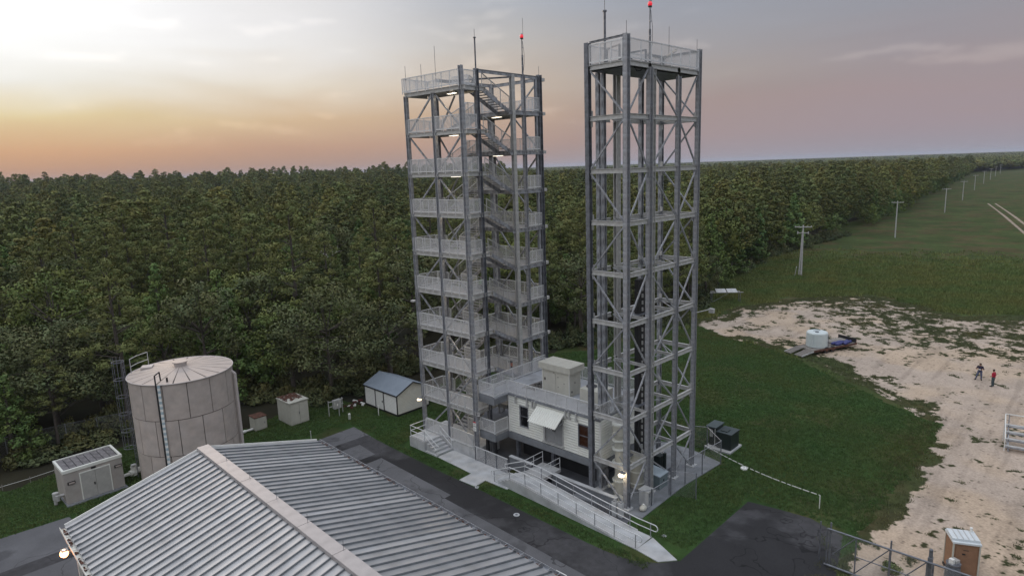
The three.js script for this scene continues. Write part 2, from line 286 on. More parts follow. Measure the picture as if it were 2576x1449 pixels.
  yg.setAttribute('uv', new THREE.BufferAttribute(uv, 2)); yg.userData.keep = true;
  struct('sand_yard', yg, new THREE.MeshPhysicalMaterial({ map: st, roughness: 1, specularIntensity: 0.15 }));
  // mown lawn with a ragged edge against the sand
  const edge = [[1766, 822], [1836, 852], [1911, 870], [1999, 902], [2130, 964], [2174, 984], [2253, 1024], [2344, 1061], [2368, 1066], [2364, 1113], [2306, 1171], [2240, 1245], [2208, 1282], [2172, 1342], [2140, 1400], [2085, 1449], [2060, 1440], [1995, 1420], [1700, 1449], [1200, 1449], [900, 1449], [0, 1470], [-200, 1330], [0, 1242], [137, 1192], [320, 1122], [520, 1098], [640, 1078], [720, 1030], [830, 1006], [920, 1018], [1085, 975], [1300, 900], [1500, 880], [1640, 840]];
  const pts = []; const r = rng(5);
  for (let i = 0; i < edge.length; i++) {
    const a = at(...edge[i]), b = at(...edge[(i + 1) % edge.length]), L = a.distanceTo(b), n = (i < 15 || i > 21) ? Math.max(1, Math.min(60, Math.round(L / 0.35))) : 1;
    for (let k = 0; k < n; k++) { const p = a.clone().lerp(b, k / n), j = n > 1 ? (fbm(p.x * 0.9, p.z * 0.9, 31, 5) - 0.5) * 1.3 + (r() - 0.5) * 0.4 : 0; pts.push([p.x + j * 0.8, p.z + j * 0.8]); }
  }
  const lt = tex(1024, (u, v, i, j) => {
    const b = tile(u, v, 171, 6, 5), c = tile(u, v, 173, 60, 3), w = smooth(0.52, 0.75, tile(u, v, 177, 8, 4)), k = 0.72 + 0.55 * b + 0.7 * (c - 0.5) + 0.45 * (hash2(i, j, 9) - 0.5);
    return [mix(0.036, 0.060, w) * k, mix(0.068, 0.066, w) * k, mix(0.021, 0.026, w) * k];
  }, 31);
  sandPoly = sandA; lawnPts = pts; weedSpots = tuftAt;
  struct('lawn', sheet(pts, 0.012), new THREE.MeshPhysicalMaterial({ map: lt, roughness: 1, specularIntensity: 0.15 }));
  // the track of two ruts far out in the field
  for (const o of [0, 2.1]) {
    const L = [[2506, 512], [2530, 528], [2556, 546], [2590, 572], [2640, 610]].map(([a, b]) => at(a, b)), left = [], right = [];
    L.forEach((p, i) => { const q = L[Math.min(i + 1, L.length - 1)], q0 = L[Math.max(i - 1, 0)], dx = q.x - q0.x, dz = q.z - q0.z, n = Math.hypot(dx, dz), wv = 0.28 + 0.2 * hash2(i, 3, 1); left.push([p.x - dz / n * (o * 1.3 - wv), p.z + dx / n * (o * 1.3 - wv)]); right.unshift([p.x - dz / n * (o * 1.3 + wv), p.z + dx / n * (o * 1.3 + wv)]); });
    struct('dirt_track', sheet([...left, ...right], 0.012), mottled([0.30, 0.235, 0.18], 0.9, 3, 44, { rough: 1 }));
  }
  // paved ground: older grey pavement, newer black asphalt on it
  const P = (list) => list.map(([s, t]) => SITE.xz(s, t));
  struct('pavement', sheet(P([[-13.7, -2.8], [-10.8, -3.02], [-7, -3.5], [10, -4.5], [16, -6], [22, -9], [22, -32], [-16, -32], [-15.5, -24.8], [-12.6, -24.6], [-12, -18], [-13.5, -10]]), 0.016), M.pavement);
  struct('road', sheet(P([[-11.1, -3.08], [-7.2, -3.27], [-1, -3.48], [3.7, -3.5], [9.6, -3.7], [14, -3.82], [15.6, -3.78], [17.1, -3.5], [18.3, -2.78], [19.15, -1.75], [19.25, 7.3], [21, 7.6], [23.2, 7.8], [25.4, 7.0], [26.5, 2], [26.5, -22], [21, -22], [18, -6.55], [15.8, -6.5], [2.84, -5.97], [2.81, -5.36], [-6.2, -5.02], [-6.3, -9], [-7.35, -9], [-7.2, -4.95], [-9.85, -4.7], [-10.1, -9], [-11.4, -9]]), 0.020), M.asphalt);
  for (const [a, b] of [[-29.4, -25.6]]) struct('road', sheet(P([[-10.95, a], [-10.85, b], [-9.5, b + 0.1], [-9.6, a]]), 0.020), M.asphalt);
  for (const [a, b] of [[1.5, 2.2], [7.9, 8.75], [14.2, 15.0]]) struct('lane_marking', sheet(P([[a, -7.02 - a * 0.018], [b, -7.0 - b * 0.018], [b, -6.9 - b * 0.018], [a, -6.92 - a * 0.018]]), 0.024), M.white);
  // concrete walk, pads under building and towers
  struct('walkway', slab(P([[-2.7, -1.95], [1.55, -2.17], [1.62, -3.46], [3.3, -3.4], [3.2, -2.25], [5.4, -2.2], [5.4, -0.3], [-2.7, -0.25]]), 0, 0.06), M.concrete);
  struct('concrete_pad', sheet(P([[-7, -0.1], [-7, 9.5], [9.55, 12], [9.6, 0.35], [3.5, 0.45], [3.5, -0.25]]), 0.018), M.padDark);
  struct('concrete_pad', slab(P([[9.6, 0.1], [14.95, 0.7], [14.85, 6.5], [15.25, 11.5], [12.2, 12.3], [9.6, 12.1]]), 0, 0.07), M.concreteDark);
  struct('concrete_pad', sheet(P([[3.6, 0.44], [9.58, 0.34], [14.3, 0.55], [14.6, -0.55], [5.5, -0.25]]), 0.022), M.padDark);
}
{ // blades: tufts of grass standing on lawn, field and sand
  const tuft = (seed, n, h, spread, lean) => { const r = rng(seed), pos = []; for (let k = 0; k < n; k++) { const a = r() * 6.283, d = spread * Math.sqrt(r()), x = Math.cos(a) * d, z = Math.sin(a) * d, b = r() * 6.283, w = 0.012 + 0.012 * r(), hh = h * (0.5 + 0.6 * r()), lx = (r() - 0.5) * lean, lz = (r() - 0.5) * lean; pos.push(x - Math.cos(b) * w, 0, z - Math.sin(b) * w, x + Math.cos(b) * w, 0, z + Math.sin(b) * w, x + lx, hh, z + lz); } const g = new THREE.BufferGeometry(); g.setAttribute('position', new THREE.Float32BufferAttribute(pos, 3)); g.computeVertexNormals(); return g; };
  const mat = new THREE.MeshPhysicalMaterial({ color: new THREE.Color(0.095, 0.15, 0.05), roughness: 0.9, specularIntensity: 0.2, side: THREE.DoubleSide }), o = new THREE.Object3D(), c = new THREE.Color();
  const plant = (name, label, geo, list, tone) => { const m = new THREE.InstancedMesh(geo, mat, list.length); list.forEach(([x, z, q, s], i) => { o.position.set(x, 0.01, z); o.rotation.set(0, q * 6.283, 0); o.scale.set(s * 1.15, s, s * 1.15); o.updateMatrix(); m.setMatrixAt(i, o.matrix); const n = fbm(x * 0.25, z * 0.25, 300, 3), k = 0.65 + 0.7 * hash2(i, 3, 5); m.setColorAt(i, c.setRGB(k * tone[0] * (0.75 + n * 0.6), k * tone[1], k * tone[2])); }); m.name = numbered(name); tag(m, label); m.userData.kind = 'stuff'; m.castShadow = m.receiveShadow = true; scene.add(m); };
  const r = rng(404), lawn = [], far = [], keep = (x, z) => { const rx = x - ORG.x, rz = z - ORG.z, s = rx * SITE.S.x + rz * SITE.S.z, t = rx * SITE.A.x + rz * SITE.A.z; return !((s > -7.2 && s < 15.3 && t > -2.6 - (s > 5 ? (s - 5) * 0.02 : 0) && t < 12.6) || (s > -11.6 && s < 18.3 && t < -3.0 - (s + 11) * 0.027) || (s > 15 && s < 19.2 && t < -0.5 && t > -3) || (s > 16.5 && t < 7.9 && s > 19) || (s > 18 && t < -2) || (s > 12.8 && s < 15.2 && t > 13.2 && t < 15.6) || (s < -10.5 && t < -2.5 && s > -15 && t > -26) || (t < -24.4 && s > -15.7) || (s > -17.9 && s < -12.3 && t > 1 && t < 5.3) || (s > 1.5 && s < 3.4 && t < -2 && t > -3.6)); };
  for (let k = 0; k < 260000 && lawn.length < 95000; k++) { const x = -48 + r() * 90, z = -92 + r() * 60; if (z < -20 && Math.abs(x) < -z * 0.86 + 3 && inPoly(lawnPts, x, z) && keep(x, z)) lawn.push([x, z, r(), 0.6 + r() * 0.7]); }
  plant('grass_tufts', 'short mown grass blades covering the lawn', tuft(1, 9, 0.11, 0.14, 0.08), lawn, [1.0, 1, 1.05]);
  for (let k = 0; k < 400000 && far.length < 45000; k++) { const q = Math.pow(r(), 0.7), z = -62 - q * 190, x = 15 - z * (-0.05 + r() * 0.9), d = Math.hypot(x, z); if (r() > smooth(75, 190, d) && Math.abs(x) < -z * 0.84 && inPoly(fieldPoly, x, z) && !inPoly(lawnPts, x, z) && polyDist(sandPoly, x, z) < -0.5 - 3 * noise2(x * 0.3, z * 0.3, 7)) far.push([x, z, r(), (0.7 + r() * 0.9) * (1 + d / 160)]); }
  plant('field_grass', 'rough uncut grass covering the field beside the wood', tuft(3, 12, 0.2, 0.3, 0.2), far, [1.48, 1.2, 1.25]);
  plant('weeds', 'low dark weeds growing in patches on the sand', tuft(2, 16, 0.16, 0.22, 0.22), weedSpots.slice(0, 60000).map(([x, z]) => [x + (r() - 0.5) * 0.1, z + (r() - 0.5) * 0.1, r(), 0.5 + r() * 0.9]), [1.1, 0.8, 1.1]);
  console.log('tufts', lawn.length, weedSpots.length);
}

// ---------------------------------------------------------------- the stair tower
function guard(parent, P, a, b, y, opt = {}) {             // a, b: [u, v] ends of a straight railing on the floor y
  const h = opt.h ?? 1.07, n = Math.max(1, Math.round(Math.hypot(a[0] - b[0], a[1] - b[1]) / (opt.bay ?? 1.15)));
  const at_ = (k, yy) => P(mix(a[0], b[0], k), mix(a[1], b[1], k), yy), g = [];
  g.push(bar(at_(0, y + h), at_(1, y + h), 0.06, 0.06), bar(at_(0, y + 0.1), at_(1, y + 0.1), 0.05, 0.09));
  for (let i = 0; i <= n; i++) g.push(bar(at_(i / n, y - 0.1), at_(i / n, y + h - 0.031), 0.05, 0.05));
  const r = part(parent, 'guard_rail', g, opt.mat || M.rail);
  for (let i = 0; i < n; i++) part(r, 'mesh_panel', quadg(at_(i / n + 0.03 / n, y + 0.15), at_((i + 1) / n - 0.03 / n, y + 0.15), at_((i + 1) / n - 0.03 / n, y + h - 0.035), at_(i / n + 0.03 / n, y + h - 0.035)), M.mesh);
  return r;
}
function lampUnder(parent, p, len, dir, power = 1.4) {       // strip lamp hung under a floor, lighting downwards
  const q = dir.clone().multiplyScalar(len / 2), h = part(parent, 'lamp_housing', bar(p.clone().sub(q), p.clone().add(q), 0.24, 0.07), M.galvPale);
  const y = V3(0, -0.05, 0); part(h, 'lamp_lens', bar(p.clone().sub(q).add(y), p.clone().add(q).add(y), 0.2, 0.03), M.lampWhite);
  const L = new THREE.PointLight(0xffe8c4, power, 14, 2); L.position.copy(p).y -= 0.14; L.shadow.radius = 6; L.castShadow = true; parent.add(L);
}
{
  const [t, l] = T1F.thing('stair_tower', 'galvanised open stair tower with switchback flights and mesh landings, left of the two towers', 'tower', 0, 0, 0);
  const P = (u, v, y) => l.P(-v, u, y), H = 3.134, TOP = 29.09, Y = (i) => TOP - i * H, ref = P(0, 1, 0).sub(P(0, 0, 0)), ru = P(1, 0, 0).sub(P(0, 0, 0));
  const post = (u, v, y0, y1, d = 0.3, w = 0.26, up = ref, mat = M.galv) => part(t, 'post', hbar(P(u, v, y0), P(u, v, y1), w, d, 0.035, 0.03, up), mat);
  post(0, 0, 0, 30.45); post(0, 3.13, 0.4, 28.85); post(0, 6.4, 0.4, 28.85);
  post(1.57, 0, 0, 30.35, 0.3, 0.3, ru, M.galvDark); post(5.53, 0, 0, 30.25, 0.3, 0.34, ref, M.galvPale); post(6.86, 0, 0, 30.3, 0.28, 0.26, ru); post(8.87, 0, 0, 30.45, 0.36, 0.34, ru, M.galvDark);
  post(8.87, 2.95, 0, 30.25); post(8.87, 5.48, 0, 30.3, 0.3, 0.3, ru); post(8.35, 5.4, 0, 27.3, 0.2, 0.2); post(8.47, 0.05, 0, 30.2, 0.2, 0.2); post(2.4, 5.48, 0, 28.85, 0.26, 0.22, ru);
  const C = (a, b, d = 0.26, w = 0.12, mat = M.galv, n = 'beam') => part(t, n, hbar(P(...a), P(...b), w, d, 0.03, 0.025, UP), mat);
  // crown frame of the right half
  C([1.72, 0, 30.2], [8.68, 0, 30.2]); C([2.4, 5.48, 30.15], [8.72, 5.48, 30.15]); C([8.87, 0.2, 30.1], [8.87, 2.8, 30.1]); C([8.87, 3.1, 30.1], [8.87, 5.33, 30.1]); C([1.75, 0.2, 30.05], [6.2, 5.3, 30.05], 0.12, 0.12, M.galvDark); C([2.5, 5.3, 30.05], [5.5, 0.2, 30.05], 0.12, 0.12, M.galvDark);
  const stub = (y) => part(t, 'beam_end', [boxg(...(() => { const a = P(9.06, -0.1, y), b = P(9.5, 0.12, y); return [a.x, b.x, y - 0.13, y + 0.13, a.z, b.z]; })())], M.galvPale);
  stub(30.1);
  const brace = (a, b) => part(t, 'brace', bar(P(...a), P(...b), 0.11, 0.11), M.galv);
  for (let i = 0; i <= 9; i++) {                              // left landings on whole storeys
    const y = Y(i), conc = i === 9;
    const la = part(t, 'landing', conc ? [boxg(...(() => { const a = P(-0.18, -0.1, 0), b = P(2.45, 6.5, 0); return [a.x, b.x, 0.02, y, a.z, b.z]; })())] : (() => {
      const g = [], a = P(-0.02, -0.1, 0), b = P(2.4, 6.5, 0); g.push(boxg(a.x, b.x, y - 0.05, y, a.z, b.z));
      for (let k = 1; k < 7; k++) g.push(bar(P(0.15, k * 0.92 - 0.05, y - 0.14), P(2.3, k * 0.92 - 0.05, y - 0.14), 0.07, 0.16)); return g;
    })(), conc ? M.concrete : M.deck);
    if (!conc) {
      part(la, 'edge_beam', [hbar(P(-0.02, -0.45, y - 0.17), P(-0.02, 6.5, y - 0.17), 0.14, 0.3, 0.03, 0.03, UP), hbar(P(2.42, -0.1, y - 0.17), P(2.42, 6.5, y - 0.17), 0.12, 0.26, 0.03, 0.03, UP), hbar(P(0.1, -0.02, y - 0.18), P(2.3, -0.02, y - 0.18), 0.12, 0.28, 0.03, 0.03, UP), hbar(P(0.1, 6.46, y - 0.18), P(2.3, 6.46, y - 0.18), 0.12, 0.26, 0.03, 0.03, UP)], M.galvPale);
      lampUnder(la, P(1.1, 2.2, y - 0.3), 0.9, ref, i > 5 ? 2.2 : 1.2);
    }
    const o = i === 0 ? -0.22 : -0.08;
    if (i > 0) { guard(la, P, [o, 0.25], [o, 2.95], y, { bay: 0.9 }); guard(la, P, [o, 3.32], [o, 6.2], y, { bay: 0.95 }); } else guard(la, P, [o, 0.02], [o, 6.5], y, { bay: 0.9 });
    if (i < 9) { guard(la, P, [0.2, -0.06], [1.42, -0.06], y); guard(la, P, [-0.05, 6.48], [2.38, 6.48], y); }
    guard(la, P, [2.38, 1.7], [2.38, 3.5], y); if (!conc) guard(la, P, [2.38, 5.05], [2.38, 6.4], y);
    if (i < 9) {                                              // bracing of the left face, alternating storey by storey
      const a = y - 0.35, b = Y(i + 1) + 0.1;
      if (i % 2 === 0) { brace([0.06, 3.0, a], [0.06, 0.2, b]); brace([0.06, 3.26, a], [0.06, 6.2, b]); brace([2.4, 3.3, a], [2.4, 5.3, b]); }
      else { brace([0.06, 0.2, a], [0.06, 3.0, b]); brace([0.06, 6.2, a], [0.06, 3.26, b]); brace([2.4, 5.3, a], [2.4, 3.3, b]); }
    }
  }
  for (let i = 0; i <= 8; i++) {                              // right landings on half storeys
    const y = Y(i + 0.5), la = part(t, 'landing', (() => { const a = P(5.5, -0.1, 0), b = P(8.95, 5.55, 0), g = [boxg(a.x, b.x, y - 0.05, y, a.z, b.z)]; for (let k = 0; k < 6; k++) g.push(bar(P(5.6, 0.5 + k * 0.92, y - 0.14), P(8.8, 0.5 + k * 0.92, y - 0.14), 0.07, 0.16)); return g; })(), M.deck);
    part(la, 'edge_beam', [hbar(P(5.05, -0.06, y - 0.19), P(8.85, -0.06, y - 0.19), 0.13, 0.32, 0.03, 0.03, UP), hbar(P(5.52, 0.1, y - 0.18), P(5.52, 5.5, y - 0.18), 0.12, 0.28, 0.03, 0.03, UP), hbar(P(8.95, -0.1, y - 0.18), P(8.95, 5.55, y - 0.18), 0.12, 0.28, 0.03, 0.03, UP), hbar(P(5.6, 5.52, y - 0.18), P(8.8, 5.52, y - 0.18), 0.12, 0.28, 0.03, 0.03, UP)], M.galv);
    lampUnder(la, P(6.4, 2.6, y - 0.3), 1.0, ref, i > 5 ? 1.6 : 1.0);
    guard(la, P, [6.98, -0.1], [8.7, -0.1], y, { bay: 0.9 }); guard(la, P, [8.93, 0.2], [8.93, 5.5], y, { bay: 1.05 }); guard(la, P, [5.6, 5.5], [8.8, 5.5], y); guard(la, P, [5.55, 1.7], [5.55, 3.5], y, { bay: 0.9 });
    stub(y - 0.15);
    const up = Y(i + 0.5) - 0.35, lo = Y(i + 1.5) + 0.1;
    if (i < 8) { if (i % 2 === 0) { brace([8.87, 2.85, up], [8.87, 0.25, lo]); brace([8.87, 3.05, up], [8.87, 5.3, lo]); } else { brace([8.87, 0.25, up], [8.87, 2.85, lo]); brace([8.87, 5.3, up], [8.87, 3.05, lo]); } }
  }
  brace([8.87, 0.2, 29.9], [8.87, 2.8, Y(0.5) + 0.1]);
  const flight = (ua, ya, ub, yb, v0, v1) => {                // from the upper floor (ua, ya) down to (ub, yb)
    const g = [], n = 9, f = part(t, 'stair_flight', [bar(P(ua, v0, ya - 0.14), P(ub, v0, yb - 0.14), 0.06, 0.3), bar(P(ua, v1, ya - 0.14), P(ub, v1, yb - 0.14), 0.06, 0.3)], M.galv);
    for (let k = 0; k < n; k++) { const q = (k + 0.5) / n, u = mix(ua, ub, q), y = mix(ya, yb, (k + 1) / (n + 1)); part(f, 'tread', bar(P(u, v0 + 0.04, y), P(u, v1 - 0.04, y), 0.3, 0.05), M.deck); }
    
    for (const v of [v0, v1]) {
      const r = part(f, 'handrail', [bar(P(ua, v, ya + 1.05), P(ub, v, yb + 1.05), 0.06, 0.06), ...[0, 0.34, 0.67, 1].map((k) => bar(P(mix(ua, ub, k), v, mix(ya, yb, k)), P(mix(ua, ub, k), v, mix(ya, yb, k) + 1.02), 0.045, 0.045))], M.galvPale);
      part(r, 'mesh_panel', quadg(P(ua, v, ya + 0.1), P(ub, v, yb + 0.1), P(ub, v, yb + 1.02), P(ua, v, ya + 1.02)), M.meshThin);
    }
  };
  for (let i = 0; i < 9; i++) { flight(2.45, Y(i), 5.48, Y(i + 0.5), 0.3, 1.65); flight(5.48, Y(i + 0.5), 2.45, Y(i + 1), 3.6, 5.0); }
  for (const [y, s] of [[8.2, 1], [15.2, 1], [24.2, 1]]) part(t, 'junction_box', [boxg(...(() => { const a = P(8.2, -0.1, y), b = P(8.42, 0.2, y); return [a.x, b.x, y, y + 0.3, a.z, b.z]; })())], M.galvPale);

  // rods, mast and beacon on the crown
  const rodAt = (name, label, cat, u, v, y, h, r, group) => { const p = T1F.W(-v, u, y); const g = thing(name, label, cat, [p.x, y, p.z], 0, group); return g; };
  const rods = [[-0.15, 6.1, 30.1, 1.0, 'leftmost thin rod on the top rail of the stair tower'], [-0.15, 4.2, 30.1, 0.9, 'thin rod second from the left on the stair tower top rail'], [-0.15, 2.55, 30.1, 2.0, 'tallest thin rod on the left top rail of the stair tower'], [8.87, 0, 30.45, 0.7, 'thin rod on the right corner post of the stair tower']];
  for (const [u, v, y, h, lab] of rods) { const g = rodAt('lightning_rod', lab, 'lightning rod', u, v, y, h); part(g, 'rod', rod(V3(0, -0.9, 0), V3(0, h, 0), 0.018, 5), M.galvDark); part(g, 'clamp', boxg(-0.04, 0.04, -0.06, 0.02, -0.05, 0.05), M.galv); }
  { const g = rodAt('lightning_mast', 'thick lightning mast with a thin tip on the front post of the stair tower', 'mast', 1.57, 0, 30.35); part(g, 'pole', rod(V3(0, 0, 0), V3(0, 2.15, 0), 0.06, 8), M.galvDark); part(g, 'collar', rod(V3(0, 2.13, 0), V3(0, 2.2, 0), 0.11, 8), M.galvDark); part(g, 'tip', rod(V3(0, 2.2, 0), V3(0, 2.75, 0), 0.02, 5), M.galvDark); }
  { const p = T1F.W(0, 6.86, 30.3); beaconMast('red obstruction beacon on a mast above the stair tower, the lower of two beacons', [p.x, 30.3, p.z], 1.5, 2.75, 1.2); }
  // lamp on the outer corner post and signs by the walk
  { const [g, q] = T1F.thing('wall_lamp', 'lit floodlight on the left corner post of the stair tower', 'lamp', -6.62, 0.0, 3.55); const p = (s, tt, y) => V3(s, y, -tt);
    part(g, 'arm', [rod(p(0.1, 0, 0), p(-0.25, 0, 0.02), 0.03)], M.galv); const hd = part(g, 'lamp_head', [boxg(-0.48, -0.2, 0.04, 0.12, -0.15, 0.15)], M.galvDark);
    const ln = new THREE.SphereGeometry(0.19, 14, 8); ln.scale(1.0, 0.55, 1.05); ln.translate(-0.36, -0.06, 0.05); part(hd, 'lamp_lens', [ln], M.lampWarm);
    const L = new THREE.PointLight(0xffdfa8, 2.2, 16, 2); L.position.set(-0.5, -0.25, 0.2); L.shadow.radius = 6; L.castShadow = true; g.add(L); }
  for (const [y, red, lab] of [[3.05, 1, 'white sign with a red band on the front post of the stair tower'], [2.62, 0, 'plain white sign below the red banded sign on the tower post']]) {
    const [g] = T1F.thing('notice_sign', lab, 'sign', 0.02, -0.2, y); part(g, 'plate', [boxg(-0.17, 0.17, -0.18, 0.18, 0.0, 0.02)], M.white);
    if (red) part(g, 'red_band', [boxg(-0.17, 0.17, 0.09, 0.181, 0.003, 0.024)], mottled([0.45, 0.02, 0.03], 0.1, 1, 3)); part(g, 'text_lines', [0, 1, 2].map((k) => boxg(-0.12, 0.12 - 0.05 * k, 0.02 - k * 0.06, 0.035 - k * 0.06, 0.019, 0.023)), M.black);
  }
  { const [g] = T1F.thing('wall_lamp', 'unlit lamp head on an arm at the left corner post, halfway up the stair tower', 'lamp', -6.5, 0, 12.2); part(g, 'arm', [rod(V3(0.1, 0, 0), V3(-0.3, 0.02, 0), 0.03)], M.galv); part(g, 'lamp_head', [boxg(-0.72, -0.28, -0.04, 0.09, -0.16, 0.16)], M.galvPale); }
}
function beaconMast(label, pos, thick, thin, tip) {
  const g = thing('beacon_mast', label, 'beacon', pos);
  part(g, 'pole', rod(V3(0, 0, 0), V3(0, thick, 0), 0.075, 8), M.galvDark); part(g, 'upper_pole', rod(V3(0, thick, 0), V3(0, thin, 0), 0.04, 7), M.galvDark);
  part(g, 'cable', pathRod([V3(0.07, 0.3, 0.05), V3(0.15, thick * 0.6, 0.05), V3(0.16, thick + 0.1, 0.03), V3(0.05, thin - 0.2, 0.02)], 0.014, 4), M.black);
  part(g, 'clamp', [0.25, 0.5, 0.75].map((k) => boxg(-0.05, 0.09, thin * k, thin * k + 0.05, -0.05, 0.08)), M.galv);
  const b = new THREE.SphereGeometry(0.15, 16, 10); b.scale(1, 1.12, 1); b.translate(0, thin + 0.17, 0); const lens = part(g, 'beacon_lens', [b], M.beacon);
  part(lens, 'base_ring', [rod(V3(0, thin - 0.02, 0), V3(0, thin + 0.05, 0), 0.13, 12)], M.black); part(lens, 'cap', [rod(V3(0, thin + 0.3, 0), V3(0, thin + 0.36, 0), 0.08, 10)], M.galvDark);
  if (tip) part(g, 'tip', rod(V3(0.1, thin - 0.1, 0), V3(0.1, thin + 0.35 + tip, 0), 0.016, 5), M.galvDark);
  const L = new THREE.PointLight(0xff4050, 0.25, 6, 2); L.position.set(0, thin + 0.17, 0); L.shadow.radius = 6; L.castShadow = true; g.add(L); return g;
}
// ---------------------------------------------------------------- the rappel tower
{
  const [t, l] = T2F.thing('rappel_tower', 'tall open steel frame tower with one railed top platform, right of the two towers', 'tower', 0, 0, 0);
  const P = (u, v, y) => l.P(-v, u, y), W = 8.53, D = 2.94, M1 = 2.5, M2 = 5.94, H = 3.283, Y = (i) => 29.18 - i * H, ru = P(1, 0, 0).sub(P(0, 0, 0)), rv = P(0, 1, 0).sub(P(0, 0, 0));
  const post = (u, v, y1, d = 0.31, w = 0.27, up = ru, mat = M.galv, y0 = 0.1) => { const p = part(t, 'post', hbar(P(u, v, y0), P(u, v, y1), w, d, 0.04, 0.03, up), mat); const b = P(u, v, 0); part(p, 'base_plate', boxg(b.x - 0.32, b.x + 0.32, 0.07, 0.17, b.z - 0.32, b.z + 0.32), M.concrete); return p; };
  post(0, 0, 30.62, 0.36, 0.31); post(0, D, 30.5, 0.34, 0.3, ru, M.galvDark); post(W, 0, 30.55, 0.32, 0.29); post(W, D, 30.5); post(M1, 0, 28.9, 0.34, 0.3); post(M2, 0, 28.6); post(M2, D, 28.8); post(1.02, D, 28.8, 0.2, 0.26); post(1.6, D, 28.8, 0.26, 0.26);
  post(3.08, D, 29.0, 0.3, 0.46, rv, M.galvPale); post(2.98, 0.12, 28.9, 0.3, 0.4, ru, M.galvPale);
  const beam = (a, b, d = 0.3, w = 0.16, mat = M.galvPale) => part(t, 'beam', hbar(P(...a), P(...b), w, d, 0.03, 0.025, UP), mat);
  const brace = (a, b, w = 0.095) => part(t, 'brace', bar(P(...a), P(...b), w, w), M.galv);
  for (let i = 0; i <= 8; i++) {
    const y = Y(i) - (i ? 0 : 0.2), k = 0.19;
    beam([0, k, y], [0, D - k, y]); beam([W, k, y], [W, D - k, y]);
    for (const [a, b] of [[0, M1], [M1, M2], [M2, W]]) { beam([a + k, 0, y], [b - k, 0, y]); beam([a + k, D, y], [b - k, D, y]); }
    if (i) {
      for (const u of [M1, M2]) beam([u, k, y + 0.004], [u, D - k, y + 0.004], 0.2, 0.12);
      brace([k, k, y], [M1 - k, D - k, y], 0.055); brace([M1 + k, D - k, y], [M2 - k, k, y], 0.055); brace([M2 + k, k, y], [W - k, D - k, y], 0.055);
      if (i < 8) for (const [u, v] of [[0.16, 0.16], [0.16, D - 0.16], [W - 0.16, 0.16], [W - 0.16, D - 0.16]]) { const p = P(u, v, y); part(t, 'gusset_plate', [boxg(p.x - 0.1, p.x + 0.1, y + 0.16, y + 0.5, p.z - 0.012, p.z + 0.012), boxg(p.x - 0.012, p.x + 0.012, y - 0.5, y - 0.16, p.z - 0.1, p.z + 0.1)], M.galvPale); }
    }
    if (i < 8) {
      const a = y - 0.2, b = Y(i + 1) + 0.2, z = i % 2 === 0, q = 0.22, zig = (u0, v0, u1, v1) => (z ? brace([u0, v0, a], [u1, v1, b]) : brace([u1, v1, a], [u0, v0, b]));
      zig(0, D - q, 0, q); zig(W, D - q, W, q); zig(M1 - q, 0, q, 0); zig(M1 + q, 0, M2 - q, 0); zig(W - q, 0, M2 + q, 0); 
    }
  }
  { const a = Y(8) - 0.2; brace([0, D - 0.2, a], [0, 0.2, 0.3]); brace([M1 - 0.2, 0, a], [0.22, 0, 0.3]); brace([M1 + 0.2, 0, a], [M2 - 0.3, 0, 0.5]); brace([W - 0.1, 0, a], [M2 + 0.2, 0, 0.3]); brace([M2 + 0.1, 0.05, a], [W - 0.25, 0.05, 0.3]); }
  { // platform with its railing
    const y = 29.18, a = P(-0.05, -0.05, 0), b = P(W + 0.05, D + 0.05, 0), g = [boxg(a.x, b.x, y - 0.05, y, a.z, b.z)];
    for (let k = 0; k < 8; k++) g.push(bar(P(0.5 + k * 1.08, 0.2, y - 0.15), P(0.5 + k * 1.08, D - 0.2, y - 0.15), 0.08, 0.2));
    const pl = part(t, 'platform', g, M.deck); part(pl, 'underside', [boxg(a.x + (a.x < b.x ? 0.25 : -0.25), b.x + (a.x < b.x ? -0.25 : 0.25), y - 0.42, y - 0.4, a.z - 0.25, b.z + 0.25)], M.galvDark);
    const o = { h: 1.2, bay: 1.2 }; guard(pl, P, [0.25, -0.08], [W - 0.22, -0.08], y, o); guard(pl, P, [-0.08, 0.25], [-0.08, D - 0.2], y, { h: 1.15, bay: 0.85 }); guard(pl, P, [0.25, D + 0.05], [W - 0.2, D + 0.05], y, o); guard(pl, P, [W + 0.05, 0.2], [W + 0.05, D - 0.2], y, o);
    beam([0, 0.2, 30.55], [0, D - 0.2, 30.5], 0.1, 0.2, M.galv); beam([W, 0.2, 30.45], [W, D - 0.2, 30.45], 0.1, 0.2, M.galv); beam([M2, 0.2, 30.3], [W - 0.2, 2.6, 30.3], 0.12, 0.12); beam([M2 + 0.6, D - 0.1, 30.42], [W - 0.2, D - 0.1, 30.42], 0.14, 0.14, M.galv);
    part(pl, 'anchor_frame', [bar(P(3.4, 0.9, y), P(3.4, 0.9, y + 0.9), 0.1, 0.1), bar(P(3.4, 2.3, y), P(3.4, 2.3, y + 0.9), 0.1, 0.1), bar(P(3.4, 0.85, y + 0.95), P(3.4, 2.35, y + 0.95), 0.1, 0.1), bar(P(0.7, 1, y), P(0.7, 1, y + 1), 0.1, 0.1), bar(P(1.3, 2.4, y), P(1.3, 2.4, y + 1), 0.1, 0.1), bar(P(0.7, 1, y + 1.03), P(1.3, 2.4, y + 1.03), 0.09, 0.09)], M.galvDark);
    part(pl, 'winch_box', [boxg(...(() => { const c = P(2.2, 1.6, 0); return [c.x - 0.3, c.x + 0.3, y, y + 0.45, c.z - 0.3, c.z + 0.3]; })())], M.galvDark);
    part(pl, 'hanging_cable', pathRod([P(1.2, 0.3, y - 0.25), P(1.5, 0.3, y - 0.55), P(1.9, 0.3, y - 0.5), P(2.3, 0.3, y - 0.25)], 0.025, 5), M.black);
